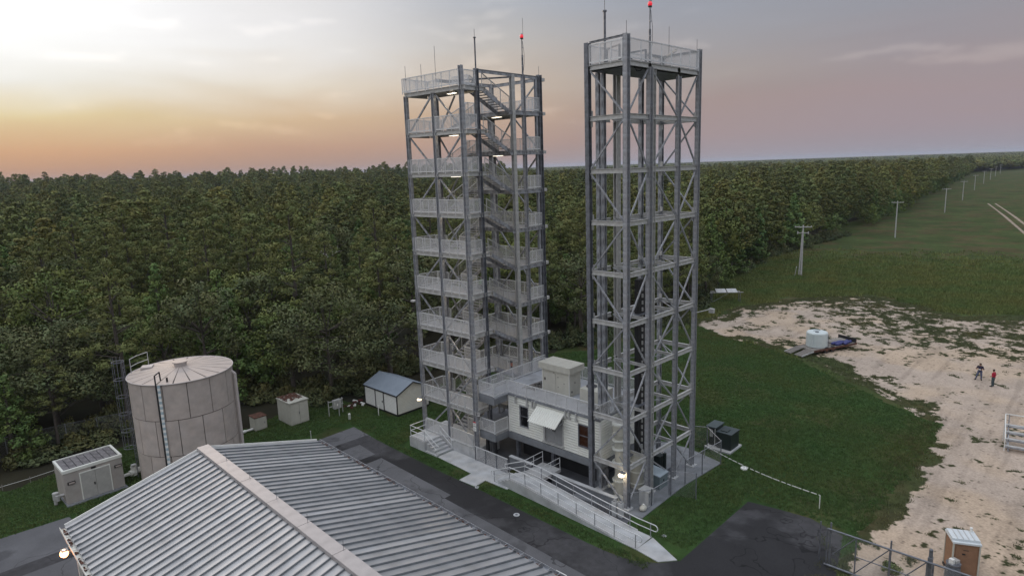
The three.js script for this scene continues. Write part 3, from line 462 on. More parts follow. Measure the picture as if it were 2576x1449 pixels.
    part(pl, 'conduit', pathRod([P(M2 - 0.25, -0.1, y - 0.5), P(M2 - 0.2, -0.1, y - 1.2), P(M2 - 0.2, -0.1, y - 2.2)], 0.03, 5), M.galvPale);
  }
  { // dark cable chase inside the frame
    const g = part(t, 'cable_chase', [boxg(...(() => { const a = P(3.25, 1.28, 0), b = P(4.05, 1.62, 0); return [a.x, b.x, 2.0, 15.2, a.z, b.z]; })())], M.black);
    const gg = []; for (let k = 0; k < 26; k++) { const p = P(3.64, 1.24, 2.4 + k * 0.48); gg.push(boxg(p.x - 0.05, p.x + 0.05, p.y, p.y + 0.26, p.z - 0.05, p.z + 0.05)); } part(g, 'clip_strip', gg, M.galvPale);
    for (const y of [Y(5), Y(7)]) { const a = P(2.7, 1.0, 0), b = P(4.2, 1.9, 0); part(t, 'catwalk', boxg(a.x, b.x, y - 0.02, y + 0.04, a.z, b.z), M.galvDark); }
  }
  const up = (name, label, cat, u, v, y, group) => { const p = T2F.W(-v, u, y); return thing(name, label, cat, [p.x, y, p.z], 0, group); };
  for (const [u, v, y, h, lab] of [[0, 0, 30.62, 0.72, 'thin rod on the front corner post of the right hand tower'], [4.55, -0.08, 30.38, 1.15, 'thin rod on the middle of the right hand tower railing'], [W - 0.35, -0.02, 30.5, 0.65, 'thin rod on the far right corner post of the right hand tower']]) { const g = up('lightning_rod', lab, 'lightning rod', u, v, y); part(g, 'rod', rod(V3(0, -0.5, 0), V3(0, h, 0), 0.018, 5), M.galvDark); part(g, 'clamp', boxg(-0.04, 0.04, -0.05, 0.02, -0.05, 0.05), M.galv); }
  { const g = up('lightning_mast', 'thick lightning mast with a thin tip at the back of the right hand tower platform', 'mast', 1.6, D - 0.15, 29.2); part(g, 'pole', rod(V3(0, 0, 0), V3(0, 3.35, 0), 0.08, 8), M.galvDark); part(g, 'collar', rod(V3(0, 3.33, 0), V3(0, 3.42, 0), 0.14, 8), M.galvDark); part(g, 'tip', rod(V3(0, 3.42, 0), V3(0, 4.3, 0), 0.02, 5), M.galvDark); }
  { const p = T2F.W(-0.9, 3.85, 29.2); beaconMast('red obstruction beacon on a mast above the right hand tower, the higher of two beacons', [p.x, 29.2, p.z], 2.25, 3.6, 0.5); }
  { const p = T2F.W(0.05, W + 0.2, 12.1); const g = thing('wall_lamp', 'unlit lamp on a long arm at the right corner of the right tower', 'lamp', [p.x, 12.1, p.z], -T2F.yaw); part(g, 'arm', rod(V3(0, 0, 0.1), V3(0.85, 0.28, -0.4), 0.035), M.galvPale); part(g, 'lamp_head', [boxg(0.78, 1.15, 0.02, 0.34, -0.62, -0.38)], M.galvPale); }
  { const p = T2F.W(0.05, -0.3, 2.9); const g = thing('wall_lamp', 'lit floodlight low on the front corner post of the right hand tower', 'lamp', [p.x, 2.75, p.z], -T2F.yaw); part(g, 'arm', rod(V3(0, 0, -0.15), V3(-0.05, 0.02, 0.1), 0.03), M.galv); const hd = part(g, 'lamp_head', [boxg(-0.25, 0.1, 0.04, 0.12, 0.02, 0.26)], M.galvDark); const ln = new THREE.SphereGeometry(0.2, 14, 8); ln.scale(1.15, 0.6, 0.9); ln.translate(-0.1, -0.08, 0.24); part(hd, 'lamp_lens', [ln], M.lampWarm); const L = new THREE.PointLight(0xffe2b0, 1.3, 16, 2); L.position.set(-0.15, -0.3, 0.3); L.shadow.radius = 6; L.castShadow = true; g.add(L); }
}

// ---------------------------------------------------------------- the raised training building between the towers
const ST = (name, label, cat, s, t, y = 0, group) => { const [g, q] = SITE.thing(name, label, cat, s, t, y, group); return [g, q, (a, b, c) => q.P(a, b, c)]; };
function ribbed(P, a, b, y0, y1, pitch, depth, out) {        // wall of horizontal corrugations from a to b; out: [s, t] outward
  const g = [], n = Math.round((y1 - y0) / pitch), pt = (e, y, d) => P(e[0] + out[0] * d, e[1] + out[1] * d, y);
  for (let i = 0; i < n; i++) {
    const ya = y0 + i * (y1 - y0) / n, h = (y1 - y0) / n, lv = [[ya, 0], [ya + h * 0.25, depth], [ya + h * 0.55, depth], [ya + h * 0.9, 0], [ya + h, 0]];
    for (let k = 0; k < 4; k++) g.push(quadg(pt(a, lv[k][0], lv[k][1]), pt(b, lv[k][0], lv[k][1]), pt(b, lv[k + 1][0], lv[k + 1][1]), pt(a, lv[k + 1][0], lv[k + 1][1])));
  }
  return g;
}
{
  const [b, q, P] = ST('training_building', 'raised white sided building with a railed roof deck between the two towers', 'building', 1.9, 1.9);
  const S0 = 1.9, S1 = 10.8, TF = 1.9, TB = 8.2, F = 2.45, R = 5.5;
  const holes = [[3.03, 3.98, 2.98, 4.74], [5.5, 7.48, 2.47, 4.62], [8.84, 9.8, 2.98, 4.72]];
  const wall = part(b, 'wall', [q.box(S0 + 0.02, S1 - 0.02, TF + 0.25, TB, 2.3, R - 0.14)], M.siding);
  const cuts = [S0, ...holes.flatMap((h) => [h[0], h[1]]), S1];
  for (let i = 0; i < cuts.length - 1; i++) {
    const a = cuts[i], c = cuts[i + 1], h = holes.find((x) => x[0] === a);
    for (const [y0, y1] of h ? [[2.28, h[2]], [h[3], 5.34]] : [[2.28, 5.34]]) if (y1 - y0 > 0.15) part(wall, 'siding_panel', ribbed(P, [a, TF], [c, TF], y0, y1, 0.2, 0.035, [0, -1]), M.siding);
  }
  part(wall, 'siding_panel', ribbed(P, [S0, TB], [S0, TF], 2.28, 5.34, 0.2, 0.035, [-1, 0]), M.siding);
  part(wall, 'siding_panel', ribbed(P, [S1, TF], [S1, TB], 2.28, 5.34, 0.2, 0.035, [1, 0]), M.siding);
  part(wall, 'corner_trim', [q.box(S0 - 0.05, S0 + 0.07, TF - 0.055, TF + 0.06, 2.27, 5.35), q.box(S1 - 0.07, S1 + 0.05, TF - 0.055, TF + 0.06, 2.27, 5.35)], M.white);
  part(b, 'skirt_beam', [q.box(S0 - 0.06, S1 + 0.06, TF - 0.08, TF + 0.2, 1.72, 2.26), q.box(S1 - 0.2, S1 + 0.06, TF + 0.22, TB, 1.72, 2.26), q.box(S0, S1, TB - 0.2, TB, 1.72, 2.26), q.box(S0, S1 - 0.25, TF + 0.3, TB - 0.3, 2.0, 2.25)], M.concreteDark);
  part(b, 'undercroft_shade_panel', [q.box(S0 + 0.3, S1 - 0.2, TF + 1.2, TF + 1.28, 0.03, 1.99), q.box(S0 + 0.3, S0 + 0.38, TF + 1.29, TB - 0.3, 0.03, 1.99)], M.black);  // added black panels, standing in for the shade under the raised floor
  for (const s of [2.3, 6, 10.3]) for (const t of [2.4, 5, 7.8]) part(b, 'column', q.box(s - 0.13, s + 0.13, t - 0.13, t + 0.13, 0.02, 1.72), M.galvDark);
  for (const [i, h] of [[0, holes[0]], [2, holes[2]]]) {
    const fr = part(b, 'window', [q.box(h[0], h[0] + 0.07, TF - 0.05, TF + 0.12, h[2], h[3]), q.box(h[1] - 0.07, h[1], TF - 0.05, TF + 0.12, h[2], h[3]), q.box(h[0] + 0.07, h[1] - 0.07, TF - 0.05, TF + 0.12, h[3] - 0.07, h[3]), q.box(h[0] + 0.07, h[1] - 0.07, TF - 0.06, TF + 0.12, h[2], h[2] + 0.08)], i ? M.galvDark : M.galv);
    part(fr, 'pane', q.box(h[0] + 0.07, h[1] - 0.07, TF + 0.05, TF + 0.07, h[2] + 0.08, h[3] - 0.07), i ? M.glassWarm : M.glass); part(fr, 'sash_bar', q.box(h[0] + 0.07, h[1] - 0.07, TF - 0.0, TF + 0.049, (h[2] + h[3]) / 2 - 0.03, (h[2] + h[3]) / 2 + 0.03), M.galvDark);
  }
  { const h = holes[1], grey = mottled([0.26, 0.265, 0.27], 0.15, 1, 61, { rough: 0.6 }), d = part(b, 'door_frame', [q.box(h[0], h[0] + 0.14, TF - 0.06, TF + 0.2, h[2], h[3]), q.box(h[1] - 0.1, h[1], TF - 0.06, TF + 0.2, h[2], h[3]), q.box(h[0], h[1], TF - 0.06, TF + 0.2, h[3], h[3] + 0.09), q.box(h[0] - 0.05, h[1] + 0.05, TF - 0.14, TF + 0.2, h[2] - 0.06, h[2] + 0.02)], M.galvPale);
    const mid = (h[0] + h[1]) / 2; for (const [a, c] of [[h[0] + 0.15, mid - 0.01], [mid + 0.01, h[1] - 0.11]]) part(d, 'door', q.box(a, c, TF + 0.06, TF + 0.12, h[2] + 0.03, h[3] - 0.01), grey);
    part(d, 'door_handle', [q.box(mid - 0.12, mid - 0.07, TF + 0.0, TF + 0.06, 3.45, 3.65), q.box(mid + 0.07, mid + 0.12, TF + 0.0, TF + 0.06, 3.45, 3.65)], M.black); }
  { // corrugated awning over the door
    const a0 = 4.92, a1 = 7.62, yT = 5.12, yB = 4.25, out = 1.15, g = [], n = 13, w = (a1 - a0) / n, pt = (s, k, d) => P(s, TF - 0.06 - out * k, mix(yT, yB, k) + d);
    for (let i = 0; i < n; i++) { const s = a0 + i * w; for (const [u0, d0, u1, d1] of [[0, 0, 0.3, 0], [0.3, 0, 0.42, 0.05], [0.42, 0.05, 0.85, 0.05], [0.85, 0.05, 1, 0]]) g.push(quadg(pt(s + u0 * w, 1, d0), pt(s + u1 * w, 1, d1), pt(s + u1 * w, 0, d1), pt(s + u0 * w, 0, d0))); }
    const m = M.siding.clone(); m.side = THREE.DoubleSide; const aw = part(b, 'awning', g, m); part(aw, 'awning_bracket', [bar(P(a0 + 0.1, TF - 0.04, 4.45), P(a0 + 0.1, TF - 1.0, 4.33), 0.04, 0.04), bar(P(a1 - 0.1, TF - 0.04, 4.45), P(a1 - 0.1, TF - 1.0, 4.33), 0.04, 0.04)], M.galv); }
  // roof deck, side galleries at both levels
  const gallery = (y, hasRoof) => {
    const d = part(b, hasRoof ? 'roof_deck' : 'gallery', hasRoof ? [q.box(S0, S1 + 0.02, TF - 0.02, TB, y - 0.12, y), q.box(0.06, S0 - 0.002, 0.36, TB, y - 0.12, y)] : [q.box(0.06, S0 - 0.06, 0.36, TB, y - 0.12, y)], hasRoof ? mottled([0.33, 0.345, 0.37], 0.5, 2.4, 62, { rough: 0.75 }) : M.deck);
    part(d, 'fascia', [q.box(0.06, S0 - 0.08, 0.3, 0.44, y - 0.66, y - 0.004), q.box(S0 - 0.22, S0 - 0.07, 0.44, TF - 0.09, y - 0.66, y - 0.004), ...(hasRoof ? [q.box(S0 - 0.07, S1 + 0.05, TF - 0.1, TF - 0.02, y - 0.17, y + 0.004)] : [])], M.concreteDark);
    const pp = (u, v, yy) => P(u, v, yy); const rl = (a, c, o) => guard(d, pp, a, c, y, { h: 1.05, bay: 1.1, ...o });
    rl([0.12, 0.33], [S0 - 0.16, 0.33]); rl([S0 - 0.12, 0.36], [S0 - 0.12, TF - 0.12]);
    if (hasRoof) { rl([S0 - 0.05, TF - 0.05], [S1, TF - 0.05], { bay: 1.0 }); rl([S1, TF + 0.05], [S1, TB]); rl([0.12, TB], [S1, TB]); rl([0.1, 0.4], [0.1, TB - 0.05], { bay: 1.2 }); }
    for (const s of [2.75, 3.95, 4.5, 4.75, 7.75, 8.1, 8.75]) if (hasRoof) part(d, 'rail_bracket', [q.box(s - 0.05, s + 0.05, TF - 0.2, TF - 0.1, y - 0.55, y - 0.05), q.box(s - 0.12, s + 0.12, TF - 0.16, TF - 0.06, y - 0.62, y - 0.5)], M.galvPale);
    return d;
  };
  gallery(F, false); gallery(R, true);
  part(b, 'column', [q.box(0.5, 0.72, 0.5, 0.72, 0.03, 1.78), q.box(1.3, 1.48, 0.62, 0.8, 0.03, 1.78), q.box(0.5, 0.72, 5, 5.22, 0.03, 1.78)], M.black);
  { // housing on the roof with an overhanging cap
    const h = part(b, 'roof_housing', [q.box(3.72, 6.42, 3.92, 5.35, R, 7.42)], M.beige); part(h, 'cap', [q.box(3.5, 6.66, 3.72, 5.55, 7.43, 7.92)], M.beige); part(h, 'door_leaf', q.box(3.95, 5.1, 3.88, 3.921, R + 0.05, 7.2), mottled([0.47, 0.46, 0.41], 0.12, 1, 63)); part(h, 'door_handle', q.box(4.0, 4.08, 3.83, 3.88, 6.5, 6.7), M.black); part(h, 'wall_bolt', [[5.3, 6.9], [5.3, 6.1], [4.9, 7.2], [5.9, 6.5]].map(([s, y]) => q.box(s, s + 0.06, 3.9, 3.921, y, y + 0.06)), M.black);
    part(h, 'side_bolt', [q.box(6.42, 6.44, 4.6, 4.68, 6.5, 6.58), q.box(6.42, 6.44, 4.2, 4.3, 5.8, 5.95)], M.black); part(h, 'door_jamb', [q.box(6.4, 6.45, 3.9, 3.97, R, 7.4), q.box(3.7, 3.75, 3.9, 3.97, R, 7.4)], M.white); }
  { const [g, w, p] = ST('air_conditioner', 'beige box air conditioner with a round top fan on the roof deck', 'air conditioner', 8.55, 4.5, R); part(g, 'casing', w.box(7.62, 9.5, 3.7, 5.3, R + 0.03, 6.62), M.beige); const c = new THREE.CylinderGeometry(0.42, 0.42, 0.05, 24, 1, true), o = p(8.1, 4.55, 6.645); c.translate(o.x, o.y, o.z); part(g, 'fan_ring', [c], M.galvDark); const e = new THREE.CylinderGeometry(0.4, 0.4, 0.012, 24); e.translate(o.x, 6.63 - R, o.z); const f = part(g, 'fan_well', [e], M.black); part(f, 'fan_guard', [0, 1, 2].map((k) => { const a = k * Math.PI / 3, d = V3(Math.cos(a) * 0.4, 0, Math.sin(a) * 0.4), m = V3(o.x, o.y, o.z); return bar(m.clone().sub(d), m.clone().add(d), 0.012, 0.012); }), M.galv); part(g, 'louvre', Array.from({ length: 6 }, (_, k) => w.box(7.6, 7.622, 3.85, 5.15, 5.68 + k * 0.14, 5.75 + k * 0.14)), M.galvDark); }
  { const [g, w, p] = ST('vent_hood', 'small grey vent hood behind the roof housing', 'vent', 7.2, 7.0, R); part(g, 'duct', w.box(6.9, 7.5, 6.8, 7.3, R, 7.0), M.galv); part(g, 'hood', [bar(p(6.6, 7.05, 7.0), p(8.0, 7.05, 7.35), 0.6, 0.12)], M.galvPale); part(g, 'strut', [bar(p(7.9, 6.9, R), p(7.9, 6.9, 7.2), 0.06, 0.06), bar(p(8.0, 6.9, R + 0.1), p(7.0, 6.9, 6.6), 0.05, 0.05)], M.galvPale); }
  { const [g, w, p] = ST('hose_pile', 'dark tangle of hoses and boards on the roof deck beside the housing', 'hoses', 2.9, 4.6, R), r = rng(9); const hose = []; for (let k = 0; k < 5; k++) { const pts = []; for (let i = 0; i < 9; i++) pts.push(p(2.2 + r() * 1.3, 3.3 + i * 0.33 + r() * 0.3, R + 0.04 + r() * 0.1)); hose.push(new THREE.TubeGeometry(new THREE.CatmullRomCurve3(pts), 30, 0.035, 5)); } part(g, 'hose', hose, M.black); part(g, 'board', Array.from({ length: 6 }, (_, k) => bar(p(2.1 + k * 0.22, 3.2 + r(), R + 0.06 + k * 0.01), p(2.3 + k * 0.22 + r() * 0.4, 5.2 + r() * 0.6, R + 0.08 + k * 0.012), 0.1, 0.03)), M.wood); }
}
{ // concrete landing with steps at the left end of the walk
  const [g, q, P] = ST('entrance_steps', 'concrete landing with five steps and pipe handrails at the foot of the stair tower', 'steps', -4.4, -1);
  const lan = part(g, 'landing', q.box(-6.3, -4.3, -2.0, -0.22, 0, 0.885), M.concrete); part(lan, 'joint', q.box(-5.3, -5.28, -2.001, -0.3, 0.05, 0.886), M.concreteDark);
  for (let k = 0; k < 4; k++) part(g, 'step', q.box(-4.3 + k * 0.37, -3.93 + k * 0.37, -1.82, -0.32, 0.0, 0.885 - 0.177 * (k + 1)), M.concrete);
  part(g, 'side_wall', [slab([[-4.3, 1.82], [-2.75, 1.82], [-2.75, 2.0], [-4.3, 2.0]].map(([s, z]) => { const p = P(s, -z, 0); return [p.x, p.z]; }), 0, 0.12)], M.concrete);
  const rail = (pts, posts) => part(g, 'handrail', [pathRod(pts.map((p) => P(...p)), 0.035), posts.map(([s, t, a, c]) => rod(P(s, t, a), P(s, t, c), 0.03))].flat(), M.rail);
  rail([[-6.2, -0.2, 1.85], [-6.2, -1.92, 1.85], [-4.3, -1.92, 1.85], [-2.75, -1.92, 1.0], [-2.55, -1.92, 0.95]], [[-6.2, -0.3, 0.88, 1.85], [-6.2, -1.92, 0.88, 1.85], [-4.35, -1.92, 0.88, 1.85], [-2.8, -1.92, 0, 1.0]]);
  rail([[-6.2, -0.25, 1.4], [-6.2, -1.92, 1.4], [-4.3, -1.92, 1.4], [-2.85, -1.92, 0.55]], []); rail([[-6.2, -1.92, 1.0], [-4.35, -1.92, 1.0]], []);
  rail([[-4.25, -0.36, 1.85], [-2.7, -0.36, 1.0], [-2.5, -0.36, 0.95]], [[-4.25, -0.36, 0.88, 1.85], [-2.75, -0.36, 0, 1.0]]); rail([[-4.25, -0.36, 1.35], [-2.8, -0.36, 0.5]], []);
}
{ // foot of the stair tower: concrete wall with a mesh fence on it
  const [g, q, P] = ST('plinth_wall', 'low concrete plinth with a mesh panel fence along the foot of the stair tower', 'wall', -1.2, -0.2);
  part(g, 'plinth', q.box(-6.4, -0.12, -0.2, -0.14, 0.02, 0.86), M.concrete);
  for (const [a, b] of [[-6.1, -3.3], [-2.9, -0.3]]) guard(g, P, [a, -0.24], [b, -0.24], 0.9, { h: 1.15, bay: 3 });
}
{
  const [g, q, P] = ST('mesh_fence', 'chest high mesh fence with a top rail between tower post and low dark wall', 'fence', 1.9, -0.35);
  part(g, 'top_rail', bar(P(0.1, -0.33, 1.22), P(3.75, -0.37, 1.22), 0.06, 0.06), M.rail); part(g, 'bottom_rail', bar(P(0.1, -0.33, 0.12), P(3.75, -0.37, 0.12), 0.05, 0.05), M.galv);
  for (const s of [0.12, 1.3, 2.5, 3.73]) part(g, 'post', bar(P(s, -0.35, 0), P(s, -0.35, 1.19), 0.06, 0.06), M.galvDark);
  for (const [a, b] of [[0.16, 1.26], [1.34, 2.46], [2.54, 3.69]]) part(g, 'mesh_panel', quadg(P(a, -0.34, 0.15), P(b, -0.35, 0.15), P(b, -0.35, 1.18), P(a, -0.34, 1.18)), M.mesh);
}
{
  const [g, q, P] = ST('retaining_wall', 'low dark concrete wall running along the front of the raised building', 'wall', 8, 0.7);
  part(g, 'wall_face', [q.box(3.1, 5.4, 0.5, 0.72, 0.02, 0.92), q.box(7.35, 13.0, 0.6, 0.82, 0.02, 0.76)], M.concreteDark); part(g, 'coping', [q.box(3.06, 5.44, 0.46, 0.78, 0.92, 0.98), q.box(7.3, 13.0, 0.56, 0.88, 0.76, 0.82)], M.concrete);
}
{ // access ramp
  const [g, q, P] = ST('access_ramp', 'long concrete access ramp with double pipe handrails beside the black road', 'ramp', 11, -1.4);
  const top = 0.78, s0 = 5.4, s1 = 7.1, s2 = 15.6, n = (s) => -2.02 - (s - 5.4) * 0.043, f = (s) => -0.4 - (s - 5.4) * 0.028, yy = (s) => (s <= s1 ? top : Math.max(0.06, top * (1 - (s - s1) / (s2 - s1))));
  const loft = (list) => { const o = []; for (let i = 0; i < list.length - 1; i++) { const a = list[i], b = list[i + 1], A = [P(a, n(a), yy(a)), P(a, f(a), yy(a)), P(a, f(a), 0), P(a, n(a), 0)], B = [P(b, n(b), yy(b)), P(b, f(b), yy(b)), P(b, f(b), 0), P(b, n(b), 0)]; o.push(quadg(A[0], B[0], B[1], A[1]), quadg(A[3], B[3], B[0], A[0]), quadg(A[1], B[1], B[2], A[2])); if (!i) o.push(quadg(A[0], A[1], A[2], A[3])); } return o; };
  const m = M.concrete.clone(); m.side = THREE.DoubleSide;
  part(g, 'ramp_slab', loft([s0, s1, s2, 16.6]), m);
  part(g, 'ramp_toe', slab([[16.6, n(16.6)], [18.25, -2.72], [19.0, -1.85], [16.68, -0.75]].map(([s, t]) => { const p = P(s, t, 0); return [p.x, p.z]; }), 0, 0.058), M.concrete);
  part(g, 'bridge', [q.box(5.5, 7.3, -0.38, 1.68, 0.55, 0.775)], M.concrete);
  for (let k = 0; k < 4; k++) part(g, 'step', q.box(3.95 + k * 0.36, 5.398, -2.0, -0.45, k ? 0.156 * k : 0, 0.156 * (k + 1)), M.concrete);
  const line = (ss, t, h) => ss.map((s) => P(s, t(s), yy(s) + h));
  const rail = (t, a, posts, end) => {
    const ss = [a, s1, 9, 11, 13, s2, end];
    const loop = (h0, h1) => { const e = P(end, t(end), yy(end) + (h0 + h1) / 2), r = (h0 - h1) / 2, o = []; for (let k = 0; k <= 6; k++) { const w = Math.PI / 2 - k * Math.PI / 6; o.push(P(end + Math.cos(w) * r, t(end), yy(end) + (h0 + h1) / 2 + Math.sin(w) * r)); } return o; };
    const r = part(g, 'handrail', [pathRod([...line(ss, t, 0.92), ...loop(0.92, 0.5).slice(1)], 0.035), pathRod(line(ss, t, 0.5), 0.03), pathRod(line(ss.slice(0, -1), t, 0.1), 0.03)].flat(), M.rail);
    part(r, 'rail_post', posts.map((s) => rod(P(s, t(s), yy(s) - 0.02), P(s, t(s), yy(s) + 0.92), 0.03)), M.galv);
    const e = P(a, t(a), top + 0.9), dn = part(g, 'handrail', [pathRod([e, P(3.85, t(a), 0.92), P(3.6, t(a), 0.84), P(3.55, t(a), 0.68), P(3.65, t(a), 0.55), P(3.85, t(a), 0.5)], 0.035), pathRod([P(a, t(a), top + 0.48), P(3.85, t(a), 0.5)], 0.03)].flat(), M.rail); part(dn, 'rail_post', rod(P(3.85, t(a), 0.04), P(3.85, t(a), 0.92), 0.03), M.galv);
  };
  rail((s) => n(s) + 0.08, 5.46, [5.46, 7.05, 8.6, 10.2, 11.8, 13.35, 14.9, 16.5], 16.75);
  rail((s) => f(s) - 0.08, 5.6, [5.6, 7.3, 8.75, 10.3, 11.9, 13.4, 15.0, 16.55], 16.85);
  for (const s of [5.55, 7.25]) { part(g, 'handrail', [pathRod([P(s, -0.45, top + 0.9), P(s, 1.66, top + 0.9)], 0.03), pathRod([P(s, -0.45, top + 0.5), P(s, 1.66, top + 0.5)], 0.025), [-0.42, 0.6, 1.64].map((t) => rod(P(s, t, top), P(s, t, top + 0.9), 0.028))].flat(), M.rail); }
}
{ // bollards and cables by the ramp's far rail
  const [g, q, P] = ST('bike_rack', 'row of four small bent pipe loops behind the ramp handrail', 'rack', 12.3, -0.4); for (let k = 0; k < 4; k++) { const pts = []; for (let i = 0; i <= 8; i++) { const a = Math.PI * i / 8; pts.push(P(11.95 + k * 0.22, -0.25 + Math.cos(a) * 0.14, 0.45 + Math.sin(a) * 0.2)); } part(g, 'loop', pathRod([P(11.95 + k * 0.22, -0.11, 0.05), ...pts, P(11.95 + k * 0.22, -0.39, 0.05)], 0.03, 5), M.galvDark); }
  for (const [s, t, h, lab] of [[13.35, -0.05, 1.05, 'left one of two grey concrete posts in front of the right tower post'], [13.75, 0.05, 1.05, 'right one of two grey concrete posts in front of the right tower post']]) { const [b, w] = ST('concrete_block', lab, 'post', s, t); part(b, 'block', w.box(s - 0.16, s + 0.16, t - 0.14, t + 0.14, 0, h), M.concrete); part(b, 'cap', w.box(s - 0.13, s + 0.13, t - 0.11, t + 0.11, h, h + 0.05), M.concreteDark); }
}
{ // equipment and fence on the pad of the right tower
  const cyl = (p, r0, r1, h, n = 20) => { const c = new THREE.CylinderGeometry(r1, r0, h, n); c.translate(p.x, p.y + h / 2, p.z); return c; };
  { const [g, q, P] = ST('process_vessel', 'tall beige vertical vessel with flanges standing inside the right tower base', 'vessel', 11.9, 2.6); part(g, 'shell', [cyl(P(11.9, 2.6, 0.1), 0.42, 0.42, 1.0), cyl(P(11.9, 2.6, 1.1), 0.42, 0.3, 0.4), cyl(P(11.9, 2.6, 1.5), 0.3, 0.3, 2.6), cyl(P(11.9, 2.6, 4.1), 0.3, 0.46, 0.4), cyl(P(11.9, 2.6, 4.5), 0.46, 0.46, 0.7)], M.beige); part(g, 'flange', [1.05, 2.4, 3.4, 4.05, 5.2].map((y) => cyl(P(11.9, 2.6, y), 0.5, 0.5, 0.09)), M.siding); part(g, 'nozzle', [rod(P(11.9, 2.6, 4.7), P(11.9, 1.9, 4.7), 0.12, 10), rod(P(11.9, 2.6, 0.7), P(11.4, 1.95, 0.7), 0.16, 10)], M.beige); const s = new THREE.SphereGeometry(0.55, 16, 8, 0, Math.PI * 2, 0, Math.PI / 2), o = P(12.6, 1.4, 0.08); s.translate(o.x, o.y, o.z); part(g, 'foot_dome', [s], M.beige); }
  { const [g, q, P] = ST('process_vessel', 'shorter beige vertical vessel beside the tall one inside the right tower base', 'vessel', 12.3, 4.2); part(g, 'shell', [cyl(P(12.3, 4.2, 0.1), 0.5, 0.5, 2.0), cyl(P(12.3, 4.2, 2.1), 0.5, 0.25, 0.35)], M.beige); part(g, 'flange', [0.4, 1.3, 2.05].map((y) => cyl(P(12.3, 4.2, y), 0.56, 0.56, 0.08)), M.siding); }
  { const [g, q, P] = ST('equipment_cabinet', 'grey green cabinet with a sloped pale lid on the right tower pad', 'cabinet', 13.4, 5.2); part(g, 'body', q.box(12.7, 13.9, 4.7, 5.8, 0.08, 1.05), mottled([0.13, 0.17, 0.18], 0.2, 1, 71)); part(g, 'lid', [bar(P(12.65, 5.25, 1.2), P(13.95, 5.25, 1.08), 1.2, 0.06)], mottled([0.33, 0.39, 0.43], 0.15, 1, 72)); part(g, 'latch', q.box(13.9, 13.93, 5.2, 5.3, 0.6, 0.75), M.black); }
  { const [g, q, P] = ST('equipment_cabinet', 'pale grey upright cabinet by the fence near the front post of the right tower', 'cabinet', 14.2, 2.5); part(g, 'body', q.box(13.85, 14.55, 2.1, 2.8, 0.08, 1.15), M.concrete); part(g, 'lid', q.box(13.8, 14.6, 2.05, 2.85, 1.15, 1.2), M.galvPale); part(g, 'door_leaf', q.box(14.551, 14.575, 2.2, 2.7, 0.2, 1.05), M.galv); }
  { const [g, q, P] = ST('sand_bag', 'small pale bag lying on the pad corner by the grey cabinet', 'bag', 14.5, 1.6); const s = new THREE.SphereGeometry(0.28, 12, 8); s.scale(0.8, 0.75, 1.1); s.translate(0, 0.25, 0); part(g, 'bag', [s], M.beige); part(g, 'tie', rod(V3(0, 0.42, 0), V3(0.03, 0.55, 0), 0.07, 6), M.white); }
  { const [g, q, P] = ST('equipment_rack', 'dark equipment skid with pipes at the back of the right tower pad', 'equipment', 12.2, 7.4); part(g, 'skid', q.box(11.5, 12.9, 6.9, 8.0, 0.08, 0.3), M.galvDark); part(g, 'machine', [q.box(11.7, 12.5, 7.1, 7.8, 0.3, 1.3), rod(P(12.7, 7.4, 0.3), P(12.7, 7.4, 1.6), 0.14, 10)], M.darkGreen); part(g, 'pipe', pathRod([P(12.7, 7.4, 1.5), P(12.2, 7.4, 1.8), P(11.8, 7.4, 1.4)], 0.06, 7), M.galvPale); }
  const fence = (lab, pts, h) => { const [c0] = pts, [g, q, P] = ST('chain_link_fence', lab, 'fence', c0[0], c0[1]); for (let i = 0; i < pts.length; i++) part(g, 'post', rod(P(pts[i][0], pts[i][1], 0), P(pts[i][0], pts[i][1], h + 0.06), 0.04, 7), M.galvDark); for (let i = 0; i < pts.length - 1; i++) { const a = pts[i], b = pts[i + 1]; part(g, 'top_rail', rod(P(a[0], a[1], h), P(b[0], b[1], h), 0.024, 6), M.galv); part(g, 'fence_mesh', quadg(P(a[0], a[1], 0.05), P(b[0], b[1], 0.05), P(b[0], b[1], h - 0.03), P(a[0], a[1], h - 0.03)), M.chain); } };
  fence('chain link fence along the front edge of the right tower pad', [[13.75, 1.15], [14.6, 2.5], [14.75, 4.55]], 1.25);
  fence('open chain link gate leaf on the grass beside the right tower pad', [[14.85, 4.6], [16.4, 5.3]], 1.9);
  fence('chain link fence from the right tower foot along the pad to the dark boxes', [[14.8, 6.7], [15.0, 8.9], [15.25, 11.4], [13.2, 13.2], [12.0, 12.6]], 1.9);
}
{ // dark boxes on their own slab
  const [g, q, P] = ST('transformer', 'pair of dark green utility boxes on a small concrete slab in the lawn', 'transformer', 14, 14.4);
  part(g, 'slab', q.box(12.9, 15.1, 13.3, 15.5, 0, 0.14), M.concrete); const b = part(g, 'cabinet', q.box(13.75, 14.95, 13.75, 15.2, 0.14, 1.45), M.darkGreen); part(b, 'lid', q.box(13.7, 15.0, 13.7, 15.25, 1.45, 1.52), mottled([0.05, 0.065, 0.07], 0.2, 1, 73)); part(b, 'lid_plate', q.box(13.95, 14.5, 14.0, 14.6, 1.52, 1.58), M.darkGreen);
  const c = part(g, 'cabinet', q.box(13.0, 13.66, 13.9, 15.0, 0.14, 1.75), M.darkGreen); part(c, 'lid', q.box(12.85, 13.72, 13.6, 15.15, 1.75, 1.83), mottled([0.06, 0.08, 0.085], 0.2, 1, 74)); part(c, 'meter', [q.box(13.1, 13.35, 13.8, 13.9, 0.9, 1.5), rod(P(13.55, 13.82, 0.14), P(13.55, 13.82, 1.7), 0.04)], M.galvPale);
}
